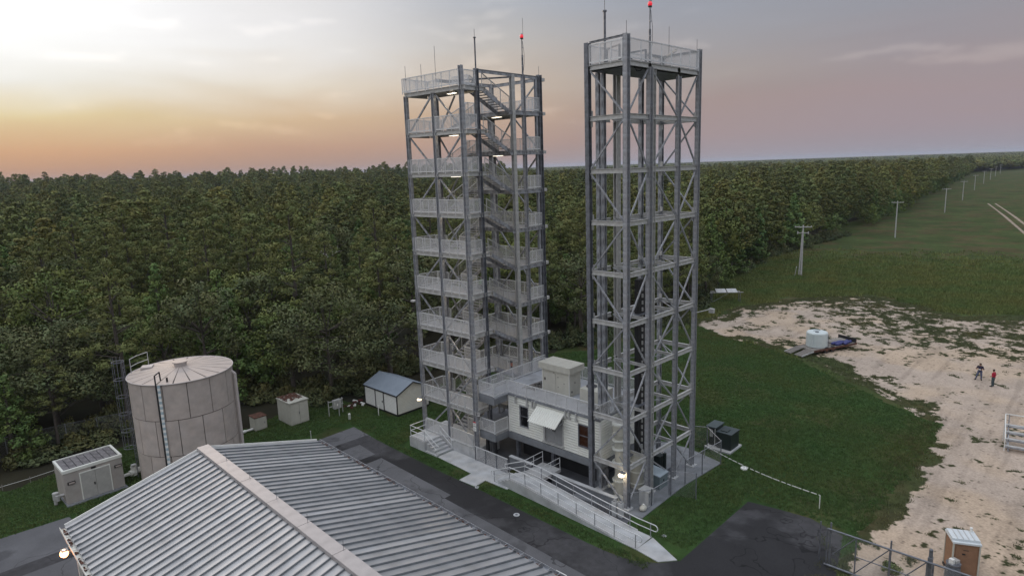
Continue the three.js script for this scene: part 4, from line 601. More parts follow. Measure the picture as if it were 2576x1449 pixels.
{ // white tape line on the lawn
  const [g, q, P] = ST('rope_barrier', 'long white dashed line strung low across the lawn to a short stake', 'barrier', 18.5, 10.4); const a = [13.9, 11.4, 1.15], b = [23.2, 9.4, 0.98], r = rng(3), gg = []; let k = 0; while (k < 1) { const e = Math.min(1, k + 0.022 + r() * 0.03), pt = (x) => P(mix(a[0], b[0], x), mix(a[1], b[1], x), mix(a[2], b[2], x) - 0.28 * Math.sin(Math.PI * x)); gg.push(bar(pt(k), pt(e), 0.03, 0.05)); k = e + 0.006 + r() * 0.012; }
  part(g, 'tape', gg, M.white); part(g, 'stake', rod(P(...b.slice(0, 2), 0), P(...b), 0.03), M.white); part(g, 'stake', rod(P(a[0], a[1], 0), P(...a), 0.03), M.galv);
}
for (const [s, t, r, lab] of [[8.31, -4.28, 0.21, 'pale round manhole cover in the middle of the black road'], [3.46, -3.36, 0.16, 'small pale valve cover at the corner of the concrete pad by the road'], [17.1, -0.1, 0.14, 'small pale valve cover in the grass past the end of the ramp']]) {
  const [g] = ST('manhole_cover', lab, 'cover', s, t); const c = new THREE.CylinderGeometry(r, r, 0.05, 24); c.translate(0, 0.025, 0); part(g, 'rim', [c], M.concrete); const d = new THREE.CylinderGeometry(r * 0.45, r * 0.45, 0.014, 18); d.translate(0, 0.055, 0); part(g, 'lid', [d], M.galvDark);
}
{ const p = at(1873, 1180); const g = thing('valve_cover', 'small white valve cover in the lawn near the white line', 'cover', [p.x, 0, p.z]); const c = new THREE.CylinderGeometry(0.25, 0.28, 0.1, 18); c.translate(0, 0.06, 0); part(g, 'cover', [c], M.white); part(g, 'knob', boxg(-0.05, 0.05, 0.1, 0.14, -0.05, 0.05), M.galv); }

// ---------------------------------------------------------------- long metal roofed building in the foreground
{
  const RF = frame(0.800, SITE.W(-4.85, -19.05)), L = 27, half = 7.55, yR = 6.2, yE = 4.2;
  const [b, q] = RF.thing('metal_roof_building', 'long low building with a ribbed metal roof in the foreground', 'building', 0, 0), P = q.P;
  part(b, 'wall', [q.box(0.35, L, -half + 0.9, half - 0.9, 0, yE - 0.15)], M.beige);
  { const A = P(0.35, -half + 0.9, yE - 0.15), B = P(0.35, half - 0.9, yE - 0.15), C = P(0.35, 0, yR - 0.3), t = new THREE.BufferGeometry(); t.setAttribute('position', new THREE.Float32BufferAttribute([A, C, B].flatMap((p) => [p.x, p.y, p.z]), 3)); t.computeVertexNormals(); const m = M.beige.clone(); m.side = THREE.DoubleSide; part(b, 'gable', [t], m); }
  const rib = 0.6, n = Math.floor(L / rib), slope = (t, d = 0) => [t, mix(yR, yE, Math.abs(t) / half) + d];
  const prof = [[0, 0], [0.525, 0], [0.54, 0.085], [0.58, 0.085], [0.6, 0.0]].map(([a, d]) => [a, d]);
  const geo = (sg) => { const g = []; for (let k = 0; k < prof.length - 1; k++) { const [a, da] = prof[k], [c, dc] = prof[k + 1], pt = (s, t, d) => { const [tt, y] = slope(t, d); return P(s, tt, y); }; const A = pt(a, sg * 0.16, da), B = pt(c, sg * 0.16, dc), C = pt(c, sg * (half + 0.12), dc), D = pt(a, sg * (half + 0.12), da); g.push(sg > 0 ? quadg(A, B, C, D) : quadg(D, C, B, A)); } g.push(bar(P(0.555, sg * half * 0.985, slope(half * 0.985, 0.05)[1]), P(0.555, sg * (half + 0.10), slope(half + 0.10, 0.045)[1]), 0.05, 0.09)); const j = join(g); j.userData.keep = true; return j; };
  const mats = [0, 1, 2, 3].map((k) => { const m = mottled([0.37 + 0.03 * k, 0.37 + 0.03 * k, 0.375 + 0.03 * k], 0.3, 2.3 + k * 0.4, 100 + k, { rough: 0.34 + 0.04 * k, metal: 0.45, tint: 0.06 }); m.side = THREE.DoubleSide; return m; });
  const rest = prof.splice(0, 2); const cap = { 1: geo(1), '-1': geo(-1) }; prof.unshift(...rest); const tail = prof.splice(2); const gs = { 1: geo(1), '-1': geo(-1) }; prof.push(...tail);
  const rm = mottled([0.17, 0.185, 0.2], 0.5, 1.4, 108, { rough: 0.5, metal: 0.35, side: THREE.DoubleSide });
  let r0 = 0; const zzz = { 1: 0 }, r = rng(77);
  const roof = part(b, 'roof', [q.box(0.05, L, -0.1, 0.1, yR - 0.16, yR - 0.06)], M.galvDark);
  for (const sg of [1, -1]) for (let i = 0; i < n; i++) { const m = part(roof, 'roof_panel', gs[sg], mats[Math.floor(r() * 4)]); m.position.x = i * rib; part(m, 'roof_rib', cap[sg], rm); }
  // ridge vent in sections
  const rv = mottled([0.40, 0.375, 0.37], 0.2, 1.8, 110, { rough: 0.5, metal: 0.2 });
  for (let i = 0; i < 8; i++) { const s0 = -0.06 + i * 3.4, s1 = s0 + 3.37; part(roof, 'ridge_vent', [bar(P((s0 + s1) / 2 - 1.685, 0.17, yR + 0.13), P((s0 + s1) / 2 + 1.685, 0.17, yR + 0.13), 0.36, 0.02).rotateX(0), bar(P(s0, -0.17, yR + 0.13), P(s1, -0.17, yR + 0.13), 0.36, 0.018), q.box(s0, s1, -0.36, -0.335, yR - 0.06, yR + 0.115), q.box(s0, s1, 0.335, 0.36, yR - 0.06, yR + 0.115)], rv); }
  for (let i = 1; i < 6; i++) part(roof, 'ridge_rod', rod(P(i * 3.4 - 0.05, 0.2, yR + 0.1), P(i * 3.4 - 0.05, 0.2, yR + 0.62), 0.012, 4), M.galvDark);
  for (const sg of [1, -1]) {
    const gt = part(b, 'gutter', [q.box(-0.02, L, sg * (half + 0.36), sg * (half + 0.34), yE - 0.17, yE - 0.0), q.box(-0.02, L, sg * (half + 0.1), sg * (half + 0.34), yE - 0.18, yE - 0.165)], sg > 0 ? M.galv : M.siding);
    const st = [], hh = rng(4 + sg); for (let i = 0; i < n; i++) st.push(bar(P(i * rib + 0.3, sg * (half + 0.1), yE - 0.02), P(i * rib + 0.3, sg * (half + 0.35), yE + 0.0), 0.03, 0.02)); part(gt, 'gutter_strap', st, M.galv);
    const lit = []; for (let i = 0; i < n * 2; i++) { const s = hh() * L, c = new THREE.IcosahedronGeometry(0.05 + hh() * 0.07, 0); c.scale(1.6, 0.5, 0.9); const o = P(s, sg * (half + 0.16 + hh() * 0.12), yE - 0.12); c.translate(o.x, o.y, o.z); lit.push(c); } part(gt, 'leaf_litter', lit, M.rust);
  }
  part(b, 'rake_trim', [bar(P(-0.03, 0.1, yR + 0.02), P(-0.03, half + 0.1, yE + 0.0), 0.06, 0.16), bar(P(-0.03, -0.1, yR + 0.02), P(-0.03, -half - 0.1, yE + 0.0), 0.06, 0.16)], M.white);
  part(b, 'downspout', [q.box(3.9, 4.06, -half - 0.32, -half - 0.18, 0, yE - 0.2)], M.siding);
  { const [g, w] = RF.thing('wall_lamp', 'glowing orange flood lamp under the left eave of the metal roofed building', 'lamp', 2.55, -half - 0.55, 3.85); part(g, 'arm', [boxg(-0.05, 0.05, -0.05, 0.05, -0.5, 0.1)], M.galv); const hd = part(g, 'lamp_head', boxg(-0.16, 0.16, 0.17, 0.22, -0.1, 0.2), M.galvDark); const c = new THREE.SphereGeometry(0.24, 14, 10); c.scale(1, 0.9, 0.8); c.translate(0, 0.02, 0.08); part(hd, 'lamp_lens', [c], M.lampOrange); const lt = new THREE.PointLight(0xff9a50, 5, 14, 2); lt.position.set(0, -0.05, 0.32); lt.shadow.radius = 6; lt.castShadow = true; g.add(lt); }
}
// ---------------------------------------------------------------- water tank
{
  const cx = -26.08, cz = -48.6, R = 3.66, H = 8.35, t = thing('water_tank', 'large round beige panelled steel water tank with a flat seamed roof', 'tank', [cx, 0, cz]);
  const core = new THREE.CylinderGeometry(R - 0.05, R - 0.05, H - 0.02, 72); core.translate(0, H / 2, 0); part(t, 'shell', [core], M.seam);
  const plate = (a0, a1, y0, y1, n = 6) => { const g = []; const pt = (a, r, y) => V3(Math.cos(a) * r, y, Math.sin(a) * r); for (let k = 0; k < n; k++) { const p = mix(a0, a1, k / n), q = mix(a0, a1, (k + 1) / n); g.push(quadg(pt(p, R, y1), pt(q, R, y1), pt(q, R, y0), pt(p, R, y0)), quadg(pt(p, R - 0.06, y1), pt(q, R - 0.06, y1), pt(q, R, y1), pt(p, R, y1)), quadg(pt(p, R, y0), pt(q, R, y0), pt(q, R - 0.06, y0), pt(p, R - 0.06, y0))); } g.push(quadg(pt(a0, R - 0.06, y1), pt(a0, R, y1), pt(a0, R, y0), pt(a0, R - 0.06, y0)), quadg(pt(a1, R, y1), pt(a1, R - 0.06, y1), pt(a1, R - 0.06, y0), pt(a1, R, y0))); return g; };
  const N = 14, da = Math.PI * 2 / N, gap = 0.015, cs = H / 3, mats = [0, 1, 2].map((k) => { const m = mottled([0.435 + 0.016 * k, 0.382 + 0.014 * k, 0.345 + 0.014 * k], 0.24, 1.9, 118 + k, { rough: 0.6, tint: 0.05 }); m.side = THREE.DoubleSide; return m; }), r = rng(12);
  for (let c = 0; c < 3; c++) for (let i = 0; i < N; i++) { const a = (i + (c % 2) * 0.5) * da + 0.12; part(t, 'wall_plate', plate(a + gap / 2, a + da - gap / 2, c * cs + 0.03, (c + 1) * cs - 0.03), mats[Math.floor(r() * 3)]); }
  const NS = 20, ds = Math.PI * 2 / NS, apex = H + 0.42; for (let i = 0; i < NS; i++) { const a0 = i * ds + 0.012, a1 = (i + 1) * ds - 0.012, g = [], pt = (a, rr, y) => V3(Math.cos(a) * rr, y, Math.sin(a) * rr); for (let k = 0; k < 3; k++) { const p = mix(a0, a1, k / 3), q = mix(a0, a1, (k + 1) / 3); g.push(quadg(pt(p, 0.3, apex), pt(q, 0.3, apex), pt(q, R + 0.07, H + 0.03), pt(p, R + 0.07, H + 0.03))); } const m = M.tankRoof; m.side = THREE.DoubleSide; part(t, 'roof_sector', g, m); }
  const under = new THREE.ConeGeometry(R + 0.02, 0.43, 48); under.translate(0, H + 0.185, 0); part(t, 'roof_backing', [under], M.seam);
  const rim = new THREE.TorusGeometry(R + 0.06, 0.045, 6, 80); rim.rotateX(Math.PI / 2); rim.translate(0, H + 0.02, 0); part(t, 'roof_rim', [rim], M.tank);
  const vent = new THREE.CylinderGeometry(0.5, 0.42, 0.3, 20); vent.translate(0, apex + 0.12, 0); const vt = part(t, 'vent_cap', [vent], M.tank); const vl = new THREE.CylinderGeometry(0.56, 0.56, 0.05, 20); vl.translate(0, apex + 0.29, 0); part(vt, 'lid', [vl], M.tankRoof);
  const rimAng = (px, py) => { const p = at(px, py, H); return Math.atan2(p.z - cz, p.x - cx); }, on = (a, rr, y) => V3(Math.cos(a) * rr, y, Math.sin(a) * rr);
  { // level gauge board with its pipe
    const a = rimAng(392, 974), g = [], w = []; for (let k = 0; k < 40; k++) (k % 2 ? g : w).push(bar(on(a, R + 0.09, 0.35 + k * 0.2), on(a, R + 0.09, 0.55 + k * 0.2), 0.2, 0.04, on(a, 1, 0))); const gg = part(t, 'level_gauge', w, M.white); part(gg, 'gauge_mark', g, mottled([0.36, 0.46, 0.5], 0.2, 1, 130)); part(t, 'gauge_pipe', pathRod([on(a + 0.05, R + 0.1, 0.3), on(a + 0.05, R + 0.1, H + 0.1), on(a + 0.05, R + 0.1, H + 0.75), on(a + 0.03, R - 0.45, H + 0.85), on(a + 0.03, R - 0.5, H + 0.2)], 0.05, 6), M.black); part(t, 'roof_fitting', [rod(on(a - 0.12, R - 0.45, H), on(a - 0.12, R - 0.45, H + 0.42), 0.07, 8)], M.black); }
  { const a = -0.22; part(t, 'overflow_pipe', pathRod([on(a, R + 0.2, 0.1), on(a, R + 0.2, H - 0.7), on(a, R - 0.1, H - 0.4)], 0.13, 8), M.tank); }
  { // caged ladder and roof railing
    const a = 2.86, tx = V3(-Math.sin(a), 0, Math.cos(a)), o = on(a, R + 0.28, 0), g = [], top = H + 1.25; for (const s of [-0.22, 0.22]) g.push(rod(o.clone().addScaledVector(tx, s).setY(0.2), o.clone().addScaledVector(tx, s).setY(top), 0.03, 5)); for (let k = 0; k < 27; k++) g.push(rod(o.clone().addScaledVector(tx, -0.22).setY(0.4 + k * 0.33), o.clone().addScaledVector(tx, 0.22).setY(0.4 + k * 0.33), 0.02, 4));
    const ld = part(t, 'ladder', g, M.galvDark), cage = [], c0 = on(a, R + 0.62, 0); for (let k = 0; k < 6; k++) { const to = new THREE.TorusGeometry(0.42, 0.028, 5, 20); to.rotateX(Math.PI / 2); to.translate(c0.x, 2.6 + k * 1.38, c0.z); cage.push(to); } for (let k = 0; k < 7; k++) { const w = a - 1.7 + k * 0.57; cage.push(rod(V3(c0.x + Math.cos(w) * 0.42, 2.6, c0.z + Math.sin(w) * 0.42), V3(c0.x + Math.cos(w) * 0.42, top + 0.2, c0.z + Math.sin(w) * 0.42), 0.018, 4)); } part(ld, 'safety_cage', cage, M.galvDark);
    const b1 = 2.98, b2 = 3.55, rail = [], b = [0, 0.5, 1].map((k) => mix(b1, b2, k)); for (const y of [0.55, 1.15]) rail.push(pathRod(b.map((w) => on(w, R - 0.06, H + y)), 0.03, 5)); for (const w of [b[0], b[2]]) rail.push(rod(on(w, R - 0.06, H), on(w, R - 0.06, H + 1.18), 0.032, 5)); part(t, 'roof_railing', rail.flat(), M.galvPale);
    const c = on(mix(b1, b2, 0.55), R - 0.75, H + 0.14), hg = boxg(-0.4, 0.4, 0, 0.14, -0.4, 0.4); hg.rotateY(-a); hg.translate(c.x, c.y, c.z); part(t, 'roof_hatch', [hg], M.tank); }
  { const p = at(333, 1180, 0.6), d = p.clone().sub(V3(cx, 0.6, cz)).setY(0).normalize(); part(t, 'outlet_flange', [rod(d.clone().multiplyScalar(R - 0.05).setY(0.6), d.clone().multiplyScalar(R + 0.25).setY(0.6), 0.3, 14)], M.tank); }
  { const a = rimAng(378, 974) + 0.02; part(t, 'manway', [rod(on(a, R - 0.02, 1.0), on(a, R + 0.12, 1.0), 0.36, 16)], M.tank); }
}
// ---------------------------------------------------------------- pump house
{
  const [g, q, P] = ST('pump_house', 'small beige pump house with a dark parapet roof and pale double doors', 'building', -18.8, -22.55);
  const a = -20.2, b = -17.4, c = -24.45, d = -20.7, h = 2.5; part(g, 'wall', q.box(a, b, c, d, 0.05, h), M.pump); part(g, 'floor_slab', q.box(a - 0.1, b + 0.35, c - 0.1, d + 0.1, 0, 0.1), M.concreteDark);
  M.black.board = mottled([0.17, 0.16, 0.165], 0.8, 0.9, 28, { rough: 0.9 }); const roof = part(g, 'roof', q.box(a + 0.1, b - 0.1, c + 0.1, d - 0.1, h, h + 0.04), M.black); for (let k = 0; k < 8; k++) part(roof, 'roof_board', q.box(a + 0.12, b - 0.12, c + 0.14 + k * 0.437, c + 0.515 + k * 0.437, h + 0.041, h + 0.065), M.black.board);
  part(g, 'parapet_trim', [q.box(b - 0.12, b + 0.05, c - 0.05, d + 0.05, h - 0.06, h + 0.16), q.box(a + 0.05, b - 0.122, c - 0.05, c + 0.1, h - 0.06, h + 0.15), q.box(a + 0.05, b - 0.122, d - 0.1, d + 0.05, h - 0.06, h + 0.15), q.box(a - 0.04, a + 0.05, c - 0.05, d + 0.05, h - 0.02, h + 0.12)], M.siding);
  const df = part(g, 'door_frame', [q.box(b, b + 0.05, c + 0.95, d - 0.8, 2.12, 2.2), q.box(b, b + 0.05, c + 0.95, c + 1.02, 0.1, 2.12), q.box(b, b + 0.05, d - 0.87, d - 0.8, 0.1, 2.12)], M.siding); const m = (c + d) / 2 + 0.07; for (const [x, y] of [[c + 1.03, m - 0.01], [m + 0.01, d - 0.88]]) part(df, 'door', q.box(b + 0.005, b + 0.04, x, y, 0.12, 2.11), mottled([0.40, 0.395, 0.37], 0.2, 1.1, 140)); part(df, 'door_handle', q.box(b + 0.04, b + 0.08, m - 0.15, m - 0.08, 1.0, 1.2), M.black);
  part(g, 'vent_grille', q.box(b + 0.002, b + 0.05, m - 0.2, m + 0.1, 2.24, 2.36), M.black);
  for (const t of [c + 0.42, d - 0.3]) { const l = part(g, 'bulkhead_lamp', q.box(b + 0.001, b + 0.09, t - 0.24, t + 0.24, t < m ? 1.55 : 1.75, t < m ? 1.75 : 1.95), M.black); part(l, 'lamp_cover', q.box(b + 0.09, b + 0.1, t - 0.17, t + 0.19, t < m ? 1.59 : 1.79, t < m ? 1.71 : 1.91), M.tankRoof); }
  const [u, w, PP] = ST('pipe_fitting', 'grey pipe valve assembly on the left side of the pump house', 'pipes', -18, -24.9); part(u, 'pipe', pathRod([PP(-18.2, -24.45, 0.6), PP(-18.2, -25.0, 0.6), PP(-18.2, -25.0, 0.05)], 0.12, 8), M.galvPale); part(u, 'valve', [rod(PP(-18.2, -24.95, 0.45), PP(-18.2, -24.95, 0.95), 0.2, 10), rod(PP(-17.9, -24.9, 0.4), PP(-17.9, -24.9, 0.8), 0.13, 8)], M.galvPale);
  const [v, , PV] = ST('supply_pipe', 'pale grey supply pipe with a valve between pump house and water tank', 'pipes', -18, -20); part(v, 'pipe', pathRod([PV(-18.2, -20.7, 0.55), PV(-18.3, -18.95, 0.6)], 0.13, 8), M.siding); part(v, 'valve_body', [rod(PV(-18.3, -19.75, 0.35), PV(-18.3, -19.75, 1.05), 0.24, 10), rod(PV(-18.35, -19.35, 0.62), PV(-18.2, -20.1, 0.57), 0.24, 10)], M.siding); part(v, 'hand_wheel', [rod(PV(-18.3, -19.75, 1.15), PV(-18.3, -19.75, 1.19), 0.2, 12), rod(PV(-18.3, -19.75, 1.0), PV(-18.3, -19.75, 1.18), 0.03, 6)], M.galvPale);
}
// ---------------------------------------------------------------- sheds, boxes and small things on the left lawn
{ const [g, q, P] = ST('metal_cabinet', 'larger beige metal cabinet with double doors and a rusty roof by the trees', 'cabinet', -19.6, -5.6); part(g, 'body', q.box(-20.9, -18.4, -6.5, -4.68, 0.05, 2.12), M.beige); for (const [a, b] of [[-6.45, -5.6], [-5.58, -4.73]]) part(g, 'door', q.box(-18.4, -18.36, a, b, 0.15, 2.0), M.beige); part(g, 'roof', [bar(P(-20.95, -5.59, 2.2), P(-18.3, -5.59, 2.24), 1.95, 0.08)], M.beige); const r = rng(8), li = []; for (let k = 0; k < 160; k++) { const c = new THREE.IcosahedronGeometry(0.05 + r() * 0.08, 0); c.scale(1.3, 0.35, 1); const s = -20.85 + Math.pow(r(), 1.4) * 1.9, t = -6.45 + r() * 1.7, o = P(s, t, 2.27 + r() * 0.05); c.translate(o.x, o.y, o.z); li.push(c); } part(g, 'leaf_litter', li, M.rust); part(g, 'latch', q.box(-18.355, -18.32, -5.66, -5.6, 1.0, 1.25), M.galvDark); }
{ const [g, q, P] = ST('metal_cabinet', 'smaller beige metal cabinet beside the water tank', 'cabinet', -20.4, -8.7); part(g, 'body', q.box(-21.0, -19.85, -9.25, -8.15, 0.05, 1.25), M.beige); part(g, 'roof', q.box(-21.05, -19.8, -9.3, -8.1, 1.25, 1.32), M.rust); part(g, 'door', q.box(-19.85, -19.81, -9.15, -8.25, 0.12, 1.18), M.beige); part(g, 'latch', q.box(-19.81, -19.79, -8.4, -8.35, 0.6, 0.75), M.galvDark); const [v, , PV] = ST('supply_pipe', 'white pipe on the ground from the water tank to the smaller cabinet', 'pipes', -20.2, -10); part(v, 'pipe', pathRod([PV(-20.3, -9.3, 0.18), PV(-20.3, -11.2, 0.18)], 0.1, 7), M.white); part(v, 'coupling', rod(PV(-20.3, -10.0, 0.18), PV(-20.3, -10.35, 0.18), 0.15, 8), M.white); }
{ // sided shed with a low gable roof
  const [g, q, P] = ST('storage_shed', 'white sided storage shed with a grey blue gable roof and dark corner trim', 'shed', -15.1, 3.15); const a = -17.75, b = -12.45, c = 1.25, d = 5.1, h = 2.12, m = (c + d) / 2, yr = 3.0;
  part(g, 'base', q.box(a + 0.05, b - 0.05, c + 0.05, d - 0.05, 0, 0.2), M.black); const core = part(g, 'wall', q.box(a + 0.02, b - 0.02, c + 0.02, d - 0.02, 0.2, h), M.siding);
  part(core, 'siding_panel', ribbed(P, [a, c], [b, c], 0.22, h, 0.15, 0.022, [0, -1]), M.white); part(core, 'siding_panel', ribbed(P, [b, c], [b, d], 0.22, h, 0.15, 0.022, [1, 0]), M.siding); part(core, 'siding_panel', ribbed(P, [a, d], [a, c], 0.22, h, 0.15, 0.022, [-1, 0]), M.siding);
  const tri = (s) => { const A = P(s, c, h), B = P(s, d, h), C = P(s, m, yr - 0.05); const t = new THREE.BufferGeometry(); t.setAttribute('position', new THREE.Float32BufferAttribute([A, B, C].flatMap((p) => [p.x, p.y, p.z]), 3)); t.computeVertexNormals(); return t; }; const sd = M.siding.clone(); sd.side = THREE.DoubleSide; const gb = []; for (let k = 0; k < 5; k++) { const y0 = h + k * 0.16, y1 = Math.min(yr - 0.06, y0 + 0.14), e = (y) => (1 - (y - h) / (yr - h)); gb.push(quadg(P(b + 0.02, m - (m - c) * e(y0), y0), P(b + 0.02, m + (d - m) * e(y0), y0), P(b + 0.005, m + (d - m) * e(y1), y1), P(b + 0.005, m - (m - c) * e(y1), y1))); } part(g, 'gable', [tri(b - 0.01), tri(a + 0.01), ...gb], sd);
  const rf = M.shedRoof; for (const k of [-1, 1]) part(g, 'roof_slope', [bar(P(a - 0.12, m + k * 1.0, (h + yr) / 2 + 0.03), P(b + 0.15, m + k * 1.0, (h + yr) / 2 + 0.03), Math.hypot(2.05, 0.9), 0.06, V3(0, 1, -k * 0.44).normalize())], rf);
  const tr = M.black; part(g, 'trim', [q.box(b - 0.03, b + 0.045, c - 0.045, c + 0.05, 0.2, h), q.box(b - 0.03, b + 0.045, d - 0.05, d + 0.045, 0.2, h), q.box(a - 0.045, a + 0.03, c - 0.045, c + 0.05, 0.2, h), q.box(a - 0.12, b + 0.15, c - 0.13, c - 0.06, h - 0.1, h + 0.02), bar(P(b + 0.17, c - 0.1, h + 0.0), P(b + 0.17, m, yr + 0.03), 0.05, 0.1), bar(P(b + 0.17, d + 0.1, h + 0.0), P(b + 0.17, m, yr + 0.03), 0.05, 0.1)], tr);
  const df = part(g, 'door_frame', [q.box(-16.0, -15.88, c - 0.05, c + 0.03, 0.2, 1.98), q.box(-14.62, -14.5, c - 0.05, c + 0.03, 0.2, 1.98), q.box(-16.0, -14.5, c - 0.05, c + 0.03, 1.98, 2.07)], tr); part(df, 'door', q.box(-15.87, -14.63, c - 0.03, c + 0.02, 0.21, 1.97), M.white); part(df, 'door_handle', q.box(-14.8, -14.74, c - 0.09, c - 0.03, 0.95, 1.15), M.black);
}
{ const [g, q, P] = ST('electrical_panel', 'grey electrical box on a three post frame at the edge of the trees', 'electrical box', -17.4, -2.2); for (const [s, t] of [[-17.8, -2.9], [-17.2, -2.15], [-17.8, -1.4]]) part(g, 'post', rod(P(s, t, 0), P(s, t, 1.55), 0.05, 6), M.galvPale); part(g, 'cross_bar', [bar(P(-17.72, -2.95, 1.45), P(-17.72, -1.35, 1.45), 0.06, 0.08), bar(P(-17.72, -2.95, 0.95), P(-17.72, -1.35, 0.95), 0.06, 0.06)], M.galvPale); const b = part(g, 'box', q.box(-17.66, -17.28, -2.55, -1.8, 0.75, 1.6), M.galvPale); part(b, 'meter', [rod(P(-17.28, -2.2, 1.15), P(-17.22, -2.2, 1.15), 0.1, 12)], M.white); }
{ const [g, q, P] = ST('scrap_pile', 'small heap of red and white scrap lying on the ground beside the shed', 'scrap', -18.2, 0.4), r = rng(21), w = [], d = []; for (let k = 0; k < 16; k++) { const s = -18.9 + r() * 1.6, t = -0.6 + r() * 1.9, y = 0.05 + r() * 0.35; const b = boxg(-0.1 - r() * 0.22, 0.1 + r() * 0.2, -0.04, 0.05, -0.08 - r() * 0.12, 0.1); b.rotateY(r() * 3); b.rotateZ((r() - 0.5) * 1.2); const o = P(s, t, y); b.translate(o.x, o.y, o.z); (k % 3 ? d : w).push(b); } part(g, 'red_scrap', d, mottled([0.10, 0.025, 0.025], 0.6, 0.5, 150)); part(g, 'white_scrap', w, M.white); }
{ const p = at(1040, 1065), g = thing('bollard', 'short pale green topped bollard in the grass beyond the end of the road', 'bollard', [at(879, 1055).x, 0, at(879, 1055).z]); const c = new THREE.CylinderGeometry(0.12, 0.13, 0.5, 12); c.translate(0, 0.25, 0); part(g, 'pipe', [c], mottled([0.42, 0.45, 0.40], 0.2, 1, 151)); const d = new THREE.SphereGeometry(0.12, 12, 6, 0, 6.3, 0, 1.57); d.translate(0, 0.5, 0); part(g, 'cap', [d], M.white); }
{ const p = at(952, 1046), g = thing('marker_post', 'thin white plastic marker post in the grass in front of the shed', 'post', [p.x, 0, p.z]); part(g, 'post', rod(V3(0, 0, 0), V3(0.03, 1.0, 0), 0.045, 6), M.white); part(g, 'cap', boxg(-0.03, 0.09, 1.0, 1.05, -0.05, 0.05), M.white); }
{ const p = at(829, 1042), q2 = at(782, 1104), g = thing('marker_post', 'thin pale marker stake in the grass behind the far end of the metal roof', 'post', [q2.x, 0, q2.z]); part(g, 'post', rod(V3(0, 0, 0), V3(0, 0.7, 0), 0.025, 5), M.white); part(g, 'cap', boxg(-0.04, 0.04, 0.7, 0.74, -0.03, 0.03), M.white); }
{ // fence along the trees on the far left
  const pts = [[-120, 1190], [20, 1158], [170, 1122], [248, 1105], [345, 1085], [480, 1052], [600, 1022]].map(([a, b]) => at(a, b)), o = pts[3], g = thing('chain_link_fence', 'thin chain link fence along the edge of the dark trees behind pump house and tank', 'fence', [o.x, 0, o.z]); const L = (p, y) => V3(p.x - o.x, y, p.z - o.z);
  pts.forEach((p) => part(g, 'post', rod(L(p, 0), L(p, 2.1), 0.035, 6), M.galv)); for (let i = 0; i < pts.length - 1; i++) { part(g, 'top_rail', rod(L(pts[i], 2.05), L(pts[i + 1], 2.05), 0.02, 5), M.galvDark); part(g, 'fence_mesh', quadg(L(pts[i], 0.05), L(pts[i + 1], 0.05), L(pts[i + 1], 2.03), L(pts[i], 2.03)), M.chain); }
  const k = [[-100, 1262], [5, 1235], [75, 1214], [137, 1193]].map(([a, b]) => at(a, b)), g2 = thing('wire_fence', 'low single wire fence from the pump house towards the left edge', 'fence', [k[1].x, 0, k[1].z]); const LL = (p, y) => V3(p.x - k[1].x, y, p.z - k[1].z); part(g2, 'wire', pathRod(k.map((p) => LL(p, 0.35)), 0.016, 4), M.white); k.forEach((p) => part(g2, 'post', rod(LL(p, 0), LL(p, 0.5), 0.03, 5), M.wood));
}

// ---------------------------------------------------------------- trees
function leafCloud(seed, clusters, n, leaf, slim = 0.62) {   // many small pointed leaf tufts over clusters [x, y, z, r, flat]
  const r = rng(seed), pos = [], nor = [], col = [], a = V3(), b = V3(), nrm = V3(), c = V3(), tot = clusters.reduce((s, k) => s + k[3] * k[3], 0);
  for (const k of clusters) {
    const m = Math.max(6, Math.round(n * k[3] * k[3] / tot)), tone = 0.86 + 0.28 * r(), warm = (r() - 0.5) * 0.2;
    for (let i = 0; i < m; i++) {
      const u = r() * 2 - 1, w = r() * Math.PI * 2, q = Math.sqrt(1 - u * u), d = Math.pow(r(), 0.28) * k[3];
      nrm.set(q * Math.cos(w), u, q * Math.sin(w)); c.set(k[0] + nrm.x * d, k[1] + nrm.y * d * k[4], k[2] + nrm.z * d);
      a.set(r() - 0.5, r() - 0.5, r() - 0.5).normalize(); nrm.addScaledVector(a, 0.9).normalize(); a.set(r() - 0.5, r() - 0.1, r() - 0.5).cross(nrm).normalize(); b.crossVectors(nrm, a);
      const s = leaf * (0.6 + r() * 0.9), t = s * slim * 1.7, P = [c.clone().addScaledVector(a, -s), c.clone().addScaledVector(a, s), c.clone().addScaledVector(b, t)];
      for (const j of [0, 1, 2]) pos.push(P[j].x, P[j].y, P[j].z);
      const ox = c.x - k[0], oy = (c.y - k[1]) / k[4] + 0.25 * k[3], oz = c.z - k[2], ol = Math.hypot(ox, oy, oz) + 1e-6, nx = nrm.x * 0.6 + 0.5 * ox / ol, ny = nrm.y * 0.6 + 0.5 * oy / ol + 0.4, nz = nrm.z * 0.6 + 0.5 * oz / ol, nl = Math.hypot(nx, ny, nz) + 1e-6; for (let j = 0; j < 3; j++) nor.push(nx / nl, ny / nl, nz / nl);
      const g = tone * (0.86 + 0.28 * r()), rr = g * (1 + warm + (r() - 0.5) * 0.14), bb = g * (1 - warm * 0.6);
      for (let j = 0; j < 3; j++) col.push(rr, g, bb);
    }
  }
  const g = new THREE.BufferGeometry(); g.setAttribute('position', new THREE.Float32BufferAttribute(pos, 3)); g.setAttribute('color', new THREE.Float32BufferAttribute(col, 3)); g.setAttribute('normal', new THREE.Float32BufferAttribute(nor, 3)); g.userData.keep = true; return g;
}
